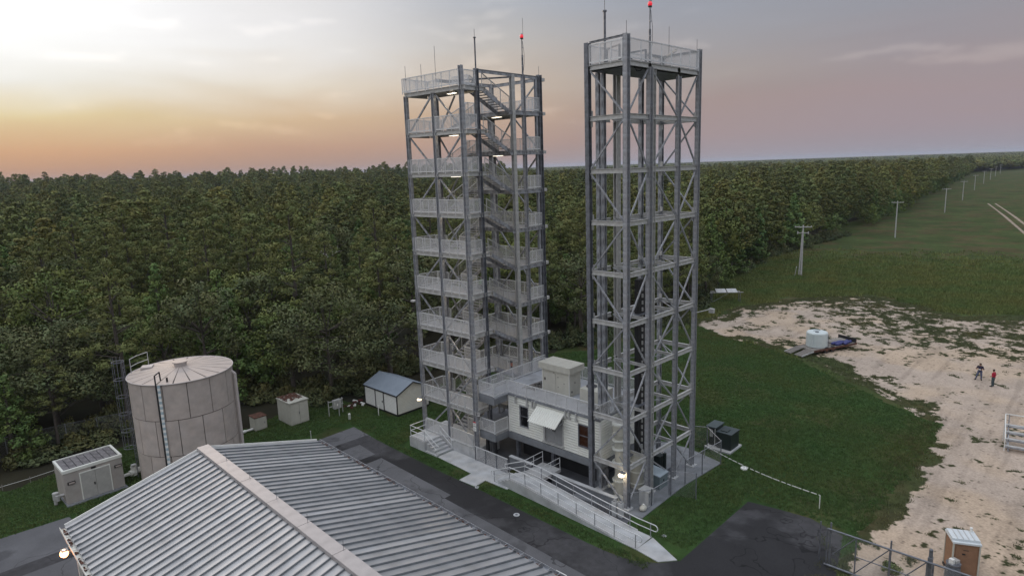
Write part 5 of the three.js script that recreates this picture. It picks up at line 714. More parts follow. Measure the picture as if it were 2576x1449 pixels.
function crownClusters(kind, seed) {
  const r = rng(seed), C = []; let H;
  if (kind === 'grand') { H = 12.5; for (let k = 0; k < 120; k++) { const u = r() * 1.8 - 0.8, w = r() * 6.283, q = Math.sqrt(Math.max(0, 1 - u * u)), d = 0.5 + 0.5 * Math.sqrt(r()), R = 5.2 * (0.85 + 0.3 * noise2(w * 1.2, u * 2, seed)); C.push([Math.cos(w) * q * R * d, 6.7 + u * 5.4 * d, Math.sin(w) * q * R * d, 0.6 + r() * 0.75, 0.75]); } }
  else if (kind === 'broad') { H = 9.5 + r() * 2; const R = 3.0 + r() * 0.7, cy = H * 0.58; for (let k = 0; k < 58; k++) { const u = r() * 1.75 - 0.75, w = r() * 6.283, q = Math.sqrt(Math.max(0, 1 - u * u)), d = 0.55 + 0.45 * Math.sqrt(r()); C.push([Math.cos(w) * q * R * d, cy + u * H * 0.36 * d, Math.sin(w) * q * R * d, 0.5 + r() * 0.55, 0.75]); } }
  else if (kind === 'pine') { H = 13.5 + r() * 3; const n = 48; for (let k = 0; k < n; k++) { const f = k / n, y = H * (0.42 + 0.56 * f), R = 2.7 * Math.pow(1 - f, 0.62) + 0.25, w = k * 2.4 + r(), d = R * (0.45 + 0.55 * r()); C.push([Math.cos(w) * d, y + (r() - 0.4) * 0.6, Math.sin(w) * d, 0.48 + 0.42 * r() * (1.2 - f), 0.55]); } }
  else { H = 9 + r() * 2.5; for (let k = 0; k < 46; k++) { const f = k / 46, y = H * (0.12 + 0.86 * f), R = 2.3 * (1 - f) + 0.12, w = k * 2.4 + r() * 0.8, d = R * (0.5 + 0.5 * r()); C.push([Math.cos(w) * d, y, Math.sin(w) * d, 0.34 + 0.46 * (1 - f), 0.8]); } }
  return [C, H];
}
function trunkGeo(kind, H, clusters, seed) {
  const r = rng(seed), top = kind === 'broad' || kind === 'grand' ? H * 0.6 : H * 0.93, R = kind === 'broad' ? 0.26 : 0.2, g = [rod(V3(0, -0.2, 0), V3((r() - 0.5) * 0.4, top * 0.55, (r() - 0.5) * 0.4), R, 7, R * 0.7)], m = g[0]; g.push(rod(V3(0, top * 0.5, 0), V3(0, top, 0), R * 0.7, 6, 0.05));
  for (let k = 0; k < clusters.length; k += 3) { const c = clusters[k], y0 = Math.min(top * 0.95, c[1] - 0.5 - r() * 0.8); g.push(rod(V3(0, Math.max(1, y0), 0), V3(c[0], c[1], c[2]), 0.06, 4, 0.02)); } return g;
}
const leafMat = (rgb, dir) => new THREE.MeshPhysicalMaterial({ color: new THREE.Color(...rgb), vertexColors: true, specularIntensity: 0.3, roughness: 0.8, side: THREE.DoubleSide });
const LEAF = { broad: leafMat([0.138, 0.168, 0.052]), pine: leafMat([0.142, 0.158, 0.056]), young: leafMat([0.13, 0.185, 0.058]), dull: leafMat([0.118, 0.132, 0.06]), bright: leafMat([0.15, 0.19, 0.055]) };
const BARK = mottled([0.10, 0.085, 0.072], 0.6, 0.6, 190, { rough: 1 });
function shrubParts(g, R, H, seed) { const r = rng(seed), C = []; for (let k = 0; k < 9; k++) { const w = r() * 6.3, d = R * 0.6 * Math.sqrt(r()); C.push([Math.cos(w) * d, H * (0.3 + 0.5 * r()), Math.sin(w) * d, R * 0.5, 0.8]); } part(g, 'foliage', leafCloud(seed, C, 1200, 0.06), LEAF.broad); part(g, 'stem', [0, 1, 2].map((k) => rod(V3(0, 0, 0), V3(Math.cos(k * 2.1) * R * 0.4, H * 0.6, Math.sin(k * 2.1) * R * 0.4), 0.03, 5)), BARK); }
{
  const woodEdge = [[-40, -49.5], [-35.7, -57.5], [-27.2, -65], [-22, -61.5], [-16, -66], [-10.5, -73.1], [-4.6, -77], [9.7, -82], [22.7, -89], [31, -102.2], [38.2, -120.9], [47.5, -132], [61, -153], [99, -190], [151, -251], [560, -783], [760, -910], [1160, -965], [16000, -1500], [16000, -16000], [-16000, -16000], [-16000, 500], [-60, -30]];
  const wood = (x, z) => inPoly(woodEdge, x, z);
  const inView = (x, z, m = 1.06) => z < 0 && Math.abs(x) < -z * 0.795 * m + 14;
  const kinds = ['broad', 'pine', 'young'], near = {}, mid = {};
  for (const k of kinds) { near[k] = []; mid[k] = []; for (let v = 0; v < 4; v++) { const [C, H] = crownClusters(k, 300 + v * 17 + k.length), g = leafCloud(400 + v, C, k === 'young' ? 4200 : 5000, k === 'pine' ? 0.15 : 0.125, k === 'pine' ? 0.34 : 0.6), t = join(trunkGeo(k, H, C, v)); t.userData.keep = true; near[k].push([g, t, H]); if (v < 3) mid[k].push([leafCloud(500 + v, C, 1900, 0.21, 0.6), H]); } }
  const r = rng(2024), spots = [], taken = new Map(), key = (x, z) => Math.floor(x / 4) + ',' + Math.floor(z / 4);
  const free = (x, z, d) => { for (let i = -1; i <= 1; i++) for (let j = -1; j <= 1; j++) for (const [a, b] of taken.get((Math.floor(x / 4) + i) + ',' + (Math.floor(z / 4) + j)) || []) if (Math.hypot(a - x, b - z) < d) return false; return true; };
  const add = (x, z) => { const k = key(x, z); if (!taken.has(k)) taken.set(k, []); taken.get(k).push([x, z]); };
  const grand = [11, 23, 37].map((sd) => { const [C, H] = crownClusters('grand', sd), t = join(trunkGeo('grand', H, C, sd)); t.userData.keep = true; return [leafCloud(sd + 900, C, 13000, 0.13, 0.6), t, H]; });
  // single trees that can be pointed at
  const single = (name, lab, cat, px, py, geo, mats, s, turn, base) => { const p = base || at(px, py), g = thing(name, lab, cat, [p.x, 0, p.z], turn); g.scale.set(...s); part(g, 'crown', geo[0], mats); part(g, 'trunk', geo[1], BARK); for (let a = 0; a < 8; a++) add(p.x + Math.cos(a) * 2.2, p.z + Math.sin(a) * 2.2); add(p.x, p.z); return g; };
  single('broadleaf_tree', 'big dark broadleaf tree with a wide crown, left of the stair tower', 'tree', 835, 1000, grand[0], LEAF.dull, [1.1, 1.0, 1.05], 0.4);
  single('broadleaf_tree', 'broad olive green tree on the left flank of the big dark tree', 'tree', 742, 996, near.broad[1], LEAF.broad, [1.15, 0.95, 1.1], 1.1);
  single('broadleaf_tree', 'bright green bushy tree standing in the dark wood above the water tank', 'tree', 372, 905, near.broad[2], LEAF.bright, [1.05, 0.92, 1.05], 2.0);
  single('broadleaf_tree', 'brownish green tree with a rounded crown right of the bright tree above the tank', 'tree', 470, 930, near.broad[3], LEAF.broad, [1.15, 0.95, 1.1], 0.9);
  single('broadleaf_tree', 'dull grey green spreading tree at the far left behind the pump house', 'tree', 150, 1085, grand[1], LEAF.dull, [1.15, 0.85, 1.1], 2.6);
  single('broadleaf_tree', 'low wide grey green tree at the left edge of the picture behind the pump house', 'tree', 20, 1040, grand[2], LEAF.dull, [1.05, 0.75, 1.0], 0.7);
  single('broadleaf_tree', 'dark rounded tree directly behind the caged ladder of the water tank', 'tree', 262, 1030, near.broad[1], LEAF.dull, [1.5, 0.9, 1.4], 1.9);
  single('broadleaf_tree', 'dark green tree leaning over the storage shed roof', 'tree', 985, 968, near.broad[2], LEAF.dull, [1.35, 1.0, 1.3], 3.1);
  single('young_pine', 'bushy light green young pine at the corner of the wood right of the right tower', 'tree', 1806, 728, near.young[0], LEAF.young, [1.35, 1.0, 1.3], 0.2);
  { // bare dead tree
    const p = at(836, 815), g = thing('dead_tree', 'bare pale dead tree with crooked branches rising out of the wood', 'tree', [p.x, 0, p.z]); const q = rng(17), br = [], grow = (a, d, L, rr, n) => { const b = a.clone().addScaledVector(d, L); br.push(rod(a, b, rr, 5, rr * 0.7)); if (n) for (let k = 0; k < (n > 2 ? 3 : 2); k++) { const e = d.clone().add(V3((q() - 0.5) * 1.7, (q() - 0.35) * 0.9, (q() - 0.5) * 1.7)).normalize(); grow(b, e, L * (0.62 + q() * 0.2), rr * 0.66, n - 1); } }; const bark = mottled([0.42, 0.40, 0.37], 0.3, 0.8, 191); part(g, 'trunk', rod(V3(0, 0, 0), V3(0.3, 8.4, 0), 0.24, 7, 0.15), bark); grow(V3(0.3, 8.3, 0), V3(0.1, 1, 0).normalize(), 1.6, 0.13, 4); part(g, 'branch', br, bark); add(p.x, p.z); }
  for (const [a, b, lab] of [[1840, 690, 'thin bare dead trunk standing before the wood right of the right tower'], [612, 850, 'bare pale snag leaning out of the wood right of the tank']]) { const p = at(a, b), g = thing('dead_tree', lab, 'tree', [p.x, 0, p.z]), bark = mottled([0.30, 0.27, 0.25], 0.3, 0.8, 192); part(g, 'trunk', rod(V3(0, 0, 0), V3(0.5, 11, 0), 0.2, 6, 0.06), bark); part(g, 'branch', [[6, 1.6, 0.5], [7.4, -1.3, 0.8], [8.8, 1.4, 0.7], [9.8, -0.8, 0.5]].map(([y, x, u]) => rod(V3(y * 0.045, y, 0), V3(y * 0.045 + x, y + u, 0.4), 0.05, 4, 0.02)), bark); }
  // the wood: a jittered grid of trees; the nearest are things, the rest one mass
  const all = [];
  const scatter = (d0, d1, step, minD) => { for (let z = -d1; z < 0; z += step) for (let x = -d1; x < d1; x += step) { const px = x + (r() - 0.5) * step * 0.95, pz = z + (r() - 0.5) * step * 0.95, d = Math.hypot(px, pz); if (d < d0 || d >= d1 || !inView(px, pz) || !wood(px, pz) || (d < 400 && !free(px, pz, minD))) continue; if (d < 400) add(px, pz); all.push([px, pz, d]); } };
  scatter(45, 170, 3.7, 2.7); scatter(170, 420, 4.6, 3.2); scatter(420, 900, 6.8, 4);
  all.sort((a, b) => a[2] - b[2]);
  const KIND = { broad: ['broadleaf_tree', 'broadleaf tree'], pine: ['pine_tree', 'round crowned pine'], young: ['young_pine', 'pointed young pine'] };
  const place = (x, z) => { const px = 1288 + 1626 * x / -z; return px < 320 ? 'far left behind the pump house' : px < 620 ? 'behind the water tank' : px < 1030 ? 'between water tank and stair tower' : px < 1470 ? 'behind the stair tower' : px < 1780 ? 'behind the right hand tower' : 'right of both towers by the field'; };
  const describe = (k, x, z, d, s, m) => { const size = s > 1.04 ? 'tall' : s > 0.86 ? 'middling' : 'short', tone = k === 'broad' ? (m === LEAF.dull ? 'dull ' : 'green ') : '', edge = d < 78 ? 'front rows' : d < 100 ? 'middle rows' : 'back rows'; return [size + ' ' + tone + KIND[k][1] + ' in the ' + edge + ', ' + place(x, z), KIND[k][1] + 's, ' + size + ', ' + tone + edge + ', ' + place(x, z)]; };
  const pick = (x, z) => { const n = fbm(x * 0.035, z * 0.035, 210, 3), q = r(); return q < 0.26 + 0.8 * (n - 0.45) ? 'young' : q < 0.62 + 0.4 * n - (Math.hypot(x, z) < 90 ? 0.3 : 0) ? 'pine' : 'broad'; };
  const protos = {}, stuff = { broad: [[], [], []], pine: [[], [], []], young: [[], [], []] }; let count = 0;
  for (const [x, z, d] of all) {
    const k = pick(x, z), v = Math.floor(r() * 4), s = 0.62 + Math.pow(r(), 1.3) * 0.72, turn = r() * 6.28, sx = s * (0.95 + r() * 0.25);
    const lift = d > 330 && x < z * -0.02 - 20 ? mix(1, 1.5, smooth(330, 700, d)) * (0.9 + 0.2 * r()) : 1, edge = d < 70 ? 0.85 : 1;
    if (count < 290) {
      count++; const m = k === 'broad' ? (r() < 0.35 ? LEAF.dull : LEAF.broad) : k === 'pine' ? LEAF.pine : LEAF.young, pk = k + v + (m === LEAF.dull);
      let g; const [lab, grp] = describe(k, x, z, d, s, m);
      if (!protos[pk]) { g = protos[pk] = thing(KIND[k][0], lab, 'tree', [x, 0, z], turn, grp); part(g, 'crown', near[k][v][0], m); part(g, 'trunk', near[k][v][1], BARK); }
      else { g = protos[pk].clone(); g.name = numbered(KIND[k][0]); g.position.set(x, 0, z); g.rotation.y = turn; scene.add(g); tag(g, lab, 'tree', grp); }
      g.scale.set(sx, s * edge, sx);
    } else stuff[k][v % 3].push([x, z, turn, sx * (d > 420 ? 1.45 : 1.12), s * lift * (d > 170 ? 1.06 : 1), r(), r()]);
  }
  // beyond 900 m: whole groves per copy
  const far = [], farther = [];
  for (let z = -2600; z < 0; z += 15) for (let x = -2600; x < 2600; x += 15) { const px = x + (r() - 0.5) * 14, pz = z + (r() - 0.5) * 14, d = Math.hypot(px, pz); if (d >= 900 && d < 2600 && inView(px, pz, 1.02) && wood(px, pz)) far.push([px, pz, r() * 6.28, 1 + r() * 0.3, (0.85 + r() * 0.35) * (px < z * -0.02 - 20 ? mix(1.55, 1.35, smooth(900, 2600, d)) : 1), r(), r()]); }
  for (let z = -13000; z < 0; z += 70) for (let x = -12000; x < 12000; x += 70) { const px = x + (r() - 0.5) * 66, pz = z + (r() - 0.5) * 66, d = Math.hypot(px, pz); if (d >= 2600 && d < 13000 && inView(px, pz, 1.02) && wood(px, pz)) farther.push([px, pz, r() * 6.28, 1 + r() * 0.3, 0.9 + r() * 0.3, r(), r()]); }
  const grove = (R, n, rad, leaves, leaf, seed) => { const q = rng(seed), C = []; for (let k = 0; k < n; k++) { const w = q() * 6.3, d = R * Math.sqrt(q()), h = 8 + q() * 5; C.push([Math.cos(w) * d, h * 0.75, Math.sin(w) * d, rad * (0.8 + q() * 0.5), 1.1]); } return leafCloud(seed + 1, C, leaves, leaf, 0.65); };
  const inst = (geo, mat, list, tint) => { const m = new THREE.InstancedMesh(geo, mat, list.length), o = new THREE.Object3D(), c = new THREE.Color(); list.forEach(([x, z, t, sx, sy, q, w], i) => { o.position.set(x, 0, z); o.rotation.set(0, t, 0); o.scale.set(sx, sy, sx); o.updateMatrix(); m.setMatrixAt(i, o.matrix); const n = fbm(x * 0.03, z * 0.03, 240, 2), e = 0.72 + 0.5 * q + (n - 0.5) * 0.4, wm = (w - 0.5) * 0.2 + (n - 0.5) * 0.2; m.setColorAt(i, c.setRGB(e * (1 + wm), e, e * (1 - wm * 0.7))); }); m.castShadow = m.receiveShadow = true; m.name = numbered('forest'); tag(m, 'unbroken dense wood of pines and broadleaf trees reaching to the horizon'); m.userData.kind = 'stuff'; scene.add(m); };
  for (const k of kinds) for (let v = 0; v < 3; v++) if (stuff[k][v].length) inst(mid[k][v][0], k === 'pine' ? LEAF.pine : k === 'young' ? LEAF.young : LEAF.broad, stuff[k][v]);
  inst(grove(11, 14, 2.6, 1600, 0.85, 600), LEAF.pine, far); inst(grove(48, 70, 5.5, 2200, 2.2, 610), LEAF.pine, farther);
  // undergrowth along the foot of the wood
  const under = [], q = rng(91), ug = leafCloud(700, [[0, 0.5, 0, 0.7, 0.8], [0.7, 0.35, 0.3, 0.5, 0.8], [-0.6, 0.4, -0.3, 0.55, 0.8], [0.1, 0.9, -0.2, 0.4, 0.9]], 600, 0.1);
  for (let i = 0; i < 13; i++) { const [ax0, az0] = woodEdge[i], [bx, bz] = woodEdge[i + 1], L = Math.hypot(bx - ax0, bz - az0), n = Math.round(L * 2.6); for (let k = 0; k < n; k++) { const t = q(), off = -0.6 + q() * 5, nx = -(bz - az0) / L, nz = (bx - ax0) / L, sgn = wood((ax0 + bx) / 2 + nx, (az0 + bz) / 2 + nz) ? 1 : -1, x = mix(ax0, bx, t) + nx * off * sgn, z = mix(az0, bz, t) + nz * off * sgn; if (inView(x, z)) under.push([x, z, q() * 6.28, 0.7 + q() * 1.1, 0.6 + q() * 1.3, q() * 0.7, q()]); } }
  inst(ug, LEAF.dull, under); scene.children[scene.children.length - 1].name = numbered('undergrowth'); scene.children[scene.children.length - 1].userData.label = 'low tangled undergrowth along the foot of the wood';
  console.log('trees', all.length, 'far', far.length, farther.length, 'under', under.length, 'wood near', all[Math.min(289, all.length - 1)][2]);
}

// ---------------------------------------------------------------- sandy yard: trailer, table, toilet, gate, poles
{
  const o = at(2078, 880, 0.6), c = V3(37.2, 0, -75.6), ang = Math.atan2(3.6, 8.4), g = thing('flatbed_trailer', 'low flatbed trailer with folded wooden ramps standing on the sand', 'trailer', [c.x, 0, c.z], ang), b = (x0, x1, y0, y1, z0, z1) => boxg(x0, x1, y0, y1, z0, z1);
  const dk = part(g, 'deck', [b(-2.4, 4.6, 0.5, 0.58, -1.25, 1.25)], M.wood); for (let k = 0; k < 9; k++) part(dk, 'plank', b(-2.4, 4.55, 0.581, 0.62, -1.24 + k * 0.276, -1.0 + k * 0.276), M.wood);
  part(g, 'frame', [b(-2.45, 4.65, 0.4, 0.62, 1.26, 1.34), b(-2.45, 4.65, 0.4, 0.62, -1.34, -1.26), bar(V3(4.6, 0.5, 1.2), V3(6.2, 0.5, 0), 0.12, 0.14), bar(V3(4.6, 0.5, -1.2), V3(6.2, 0.5, 0), 0.12, 0.14)], M.rust);
  for (const z of [-0.75, 0.75]) { const r = []; for (let k = 0; k < 5; k++) r.push(bar(V3(-2.5, 0.62 - 0.0, z - 0.42 + k * 0.21), V3(-4.5, 0.22, z - 0.42 + k * 0.21), 0.12, 0.06)); part(g, 'ramp', r, M.wood); }
  part(g, 'tail_beam', [bar(V3(-2.5, 0.5, -1.3), V3(-4.4, 0.2, -1.3), 0.08, 0.14), bar(V3(-2.5, 0.5, 1.3), V3(-4.4, 0.2, 1.3), 0.08, 0.14)], M.galvPale);
  for (const x of [-0.3, 0.75]) for (const z of [-1.15, 1.15]) { const w = new THREE.CylinderGeometry(0.37, 0.37, 0.24, 20); w.rotateX(Math.PI / 2); w.translate(x, 0.37, z); const wh = part(g, 'wheel', [w], M.black); const h = new THREE.CylinderGeometry(0.2, 0.2, 0.26, 14); h.rotateX(Math.PI / 2); h.translate(x, 0.37, z); part(wh, 'rim', [h], M.rust); }
  part(g, 'headboard', [b(4.5, 4.6, 0.62, 1.15, -1.25, 1.25)], M.black);
  const t = thing('poly_tank', 'white round plastic water tank with a flat lid standing on the trailer', 'tank', [c.x, 0.62, c.z], ang), pr = [[0, 0], [1.12, 0], [1.2, 0.06], [1.2, 1.62], [1.14, 1.78], [0.95, 1.85], [0, 1.88]].map(([x, y]) => new THREE.Vector2(x, y)), lg = new THREE.LatheGeometry(pr, 28); lg.translate(-0.55, 0, -0.05); const pw = mottled([0.56, 0.62, 0.62], 0.12, 0.9, 160, { rough: 0.5 }); pw.side = THREE.DoubleSide; part(t, 'shell', [lg], pw); part(t, 'strap', [bar(V3(0.0, 0.05, 1.16), V3(0.0, 1.66, 1.16), 0.05, 0.05)], M.galvDark); part(t, 'lid', [rod(V3(-1.0, 1.86, 0.3), V3(-1.0, 1.93, 0.3), 0.22, 14), bar(V3(-0.9, 1.9, -0.3), V3(0.0, 1.9, -0.1), 0.06, 0.05)], M.galvDark); part(t, 'side_tube', [rod(V3(-1.72, 0.1, 0.35), V3(-1.72, 1.7, 0.35), 0.09, 8)], pw);
  const bt = thing('tarp_bundle', 'dark blue tarpaulin bundle lying on the front of the trailer', 'tarpaulin', [c.x + Math.cos(ang) * 2.6, 0.62, c.z - Math.sin(ang) * 2.6], ang), bl = mottled([0.03, 0.035, 0.16], 0.5, 0.6, 161, { rough: 0.5 }), fold = []; const r = rng(6); for (let k = 0; k < 9; k++) { const s = new THREE.SphereGeometry(0.22 + r() * 0.12, 10, 6); s.scale(2.2, 0.7, 0.8); s.rotateY(r() * 0.7); s.translate(-0.9 + k * 0.27, 0.14 + r() * 0.1, 0.75 + (r() - 0.5) * 0.5); fold.push(s); } part(bt, 'fold', fold, bl); part(bt, 'board', [bar(V3(-0.9, 0.1, -0.5), V3(1.7, 0.16, -0.3), 1.1, 0.12)], M.wood);
}
{ const p = at(1826, 762), g = thing('work_table', 'high steel table carrying two pale panels at the edge of the wood', 'table', [p.x, 0, p.z], -0.1); part(g, 'frame', [bar(V3(-2.7, 1.85, 0.5), V3(2.7, 1.85, 0.5), 0.08, 0.1), bar(V3(-2.4, 1.85, -0.5), V3(2.4, 1.85, -0.5), 0.08, 0.1)], M.galvPale); for (const x of [-2.3, 2.2]) for (const z of [-0.5, 0.5]) part(g, 'leg', rod(V3(x, 0, z), V3(x, 1.82, z), 0.05, 6), M.galvDark); part(g, 'brace', [rod(V3(-2.3, 0.2, 0.5), V3(0.4, 1.8, 0.5), 0.03, 5)], M.galv); for (const x of [-0.8, 0.95]) part(g, 'panel', [bar(V3(x - 0.8, 2.05, 0), V3(x + 0.8, 2.05, 0), 1.5, 0.05, V3(0, 1, 0.25).normalize())], M.galvPale); }
{ // portable toilet
  const y = 2.2, a = SITE.xz(31.35, 7.45), [g] = [thing('portable_toilet', 'brown portable toilet with a white ribbed roof and vent pipe on the sand', 'toilet', [a[0], 0, a[1]], -0.31)], w = 0.62, d = 0.62; const br = mottled([0.245, 0.135, 0.08], 0.3, 0.8, 170, { rough: 0.55 });
  part(g, 'body', [boxg(-w, w, 0.16, y - 0.16, -d, d)], br); part(g, 'skid', [boxg(-w - 0.05, w + 0.05, 0, 0.15, -d - 0.05, d + 0.05)], M.black); part(g, 'door', [boxg(-w + 0.12, w - 0.12, 0.22, y - 0.3, d + 0.001, d + 0.03)], br); part(g, 'door_latch', [boxg(-0.2, -0.05, 1.42, 1.5, d + 0.03, d + 0.05), boxg(-0.16, 0.1, 1.68, 1.71, d + 0.03, d + 0.045)], M.black); const post = part(g, 'corner_post', [[-1, 1], [1, 1], [-1, -1], [1, -1]].map(([x, z]) => boxg(x * w - 0.035, x * w + 0.035, 0.15, y - 0.15, z * d - 0.035, z * d + 0.035)), M.beige);
  const rf = part(g, 'roof', [boxg(-w - 0.06, w + 0.06, y - 0.16, y - 0.06, -d - 0.06, d + 0.06), bar(V3(-w - 0.04, y - 0.0, -0.05), V3(w + 0.04, y - 0.0, -0.05), 1.05, 0.1)], mottled([0.60, 0.64, 0.66], 0.12, 0.7, 171, { rough: 0.5 })); part(rf, 'roof_rib', [-0.4, -0.13, 0.13, 0.4].map((x) => boxg(x - 0.02, x + 0.02, y + 0.05, y + 0.075, -0.5, 0.45)), M.galvPale); part(g, 'vent_pipe', [rod(V3(w - 0.1, y - 0.2, -d + 0.12), V3(w - 0.1, y + 0.28, -d + 0.12), 0.07, 10)], M.white); part(g, 'side_vent', [0, 1, 2, 3].map((k) => boxg(w + 0.001, w + 0.015, 1.5 + k * 0.07, 1.54 + k * 0.07, -0.3, 0.3)), M.black);
}
{ const p = at(2396, 1462), g = thing('hand_wash_station', 'grey hand wash station with a pale top in front of the brown toilet', 'wash station', [p.x, 0, p.z], 0.4); const c = new THREE.CylinderGeometry(0.34, 0.4, 0.95, 18); c.translate(0, 0.475, 0); part(g, 'body', [c], mottled([0.10, 0.115, 0.13], 0.9, 0.3, 172, { rough: 0.4 })); const r = rng(15); part(g, 'plastic_wrap', Array.from({ length: 26 }, () => { const a = r() * 6.3, y = 0.1 + r() * 0.8; return bar(V3(Math.cos(a) * 0.39, y, Math.sin(a) * 0.39), V3(Math.cos(a + 0.2) * 0.4, y + 0.2 * (r() - 0.3), Math.sin(a + 0.2) * 0.4), 0.02, 0.05); }), M.galvPale); const b = new THREE.CylinderGeometry(0.36, 0.3, 0.16, 18); b.translate(0, 1.03, 0); part(g, 'basin', [b], M.galvDark); part(g, 'dispenser', [boxg(-0.24, -0.06, 1.1, 1.38, -0.12, 0.1)], M.white); part(g, 'cover', [boxg(-0.04, 0.28, 1.1, 1.28, -0.18, 0.16)], M.galvPale); }
{ // cantilever gate and fence at the lower right
  const s0 = 17.45, z0 = 0; const O = at(2078, 1424), F = frame(0.765, V3(O.x, 0, O.z)), [g, q] = F.thing('sliding_gate', 'long dark steel frame chain link gate with diagonal bars at the lower right', 'gate', 0, 0), P = (s, y, t = 0) => q.P(s, t, y), dm = M.galvDark, H = 2.35;
  const xs = [0, 1.5, 3.15, 4.85, 6.4, 8.2]; part(g, 'frame', [rod(P(-0.1, 0.12), P(8.4, 0.12), 0.06, 8), rod(P(0, H), P(8.4, H), 0.055, 8)], dm); part(g, 'mid_rail', rod(P(1.5, 1.22), P(8.2, 1.22), 0.032, 6), dm); for (const x of xs) part(g, 'upright', rod(P(x, 0.12), P(x, H), 0.04, 6), dm); for (const [a, b, y0, y1] of [[1.5, 0.35, H, 0.9], [3.15, 1.5, H, 0.2], [4.85, 3.3, H, 0.3], [6.4, 4.9, H, 0.2]]) part(g, 'brace', rod(P(a, y0), P(b, y1), 0.03, 6), dm); for (let i = 0; i < xs.length - 1; i++) part(g, 'fence_mesh', quadg(P(xs[i] + 0.05, 0.2), P(xs[i + 1] - 0.05, 0.2), P(xs[i + 1] - 0.05, H - 0.07), P(xs[i] + 0.05, H - 0.07)), M.chain);
  const post = (lab, s, t, h, r, extra) => { const [p, w] = F.thing('gate_post', lab, 'post', s, t), PP = (x, y, tt = 0) => w.P(s + x, t + tt, y); part(p, 'post', rod(PP(0, 0), PP(0, h), r, 12), dm); part(p, 'cap', [new THREE.SphereGeometry(r * 1.1, 10, 6).translate(0, h, 0)], dm); if (extra) part(p, 'roller_bracket', [boxg(-0.1, 0.1, H - 0.1, H + 0.22, -0.14, 0.14)], dm); if (extra) part(p, 'upper_bracket', [boxg(-0.09, 0.09, 0.2, 0.4, -0.12, 0.12)], dm); };
  post('thick dark gate post with a bracket, nearest to the toilet', 4.95, 0.18, 2.95, 0.09, 1); post('thinner dark gate post right beside the thick one', 5.15, -0.2, 2.45, 0.05); post('slim dark upright rising above the middle of the sliding gate', 3.15, 0.16, 2.75, 0.045); post('dark post at the left end of the sliding gate', 0.1, 0.25, 2.6, 0.05); post('second dark post near the left end of the sliding gate, a step behind', -0.5, 0.4, 2.4, 0.04);
  const sp = at(2242, 1446), sg = thing('shrub', 'small round dark shrub growing behind the gate bars', 'shrub', [sp.x, 0, sp.z]); shrubParts(sg, 0.6, 0.85, 77);
}
{ // bleachers cut by the right edge
  const p = at(2566, 1135), g = thing('bleachers', 'grey slatted bleachers with pale rails cut off by the right edge', 'bleachers', [p.x + 1.6, 0, p.z + 0.3], -YAW + 0.15); for (let k = 0; k < 4; k++) { part(g, 'bench_plank', [boxg(-2.4, 2.4, 0.42 + k * 0.36, 0.47 + k * 0.36, 1.0 - k * 0.62, 1.28 - k * 0.62)], M.galvPale); part(g, 'foot_plank', [boxg(-2.4, 2.4, 0.16 + k * 0.36, 0.2 + k * 0.36, 0.68 - k * 0.62, 0.9 - k * 0.62)], M.galv); } for (const x of [-2.2, 0, 2.2]) part(g, 'support_frame', [bar(V3(x, 0.1, 1.3), V3(x, 1.55, -1.0), 0.06, 0.08), bar(V3(x, 0, -1.0), V3(x, 2.3, -1.0), 0.07, 0.07), bar(V3(x, 0.04, 1.3), V3(x, 0.04, -1.0), 0.06, 0.06)], M.galv); part(g, 'guard_rail', [bar(V3(-2.45, 2.3, -1.0), V3(2.45, 2.3, -1.0), 0.06, 0.06), bar(V3(-2.45, 1.0, 1.2), V3(-2.45, 2.3, -1.0), 0.06, 0.06), bar(V3(-2.45, 0, 1.2), V3(-2.45, 1.0, 1.2), 0.06, 0.06), bar(V3(-2.45, 0, -1.0), V3(-2.45, 2.3, -1.0), 0.06, 0.06)], M.white);
}
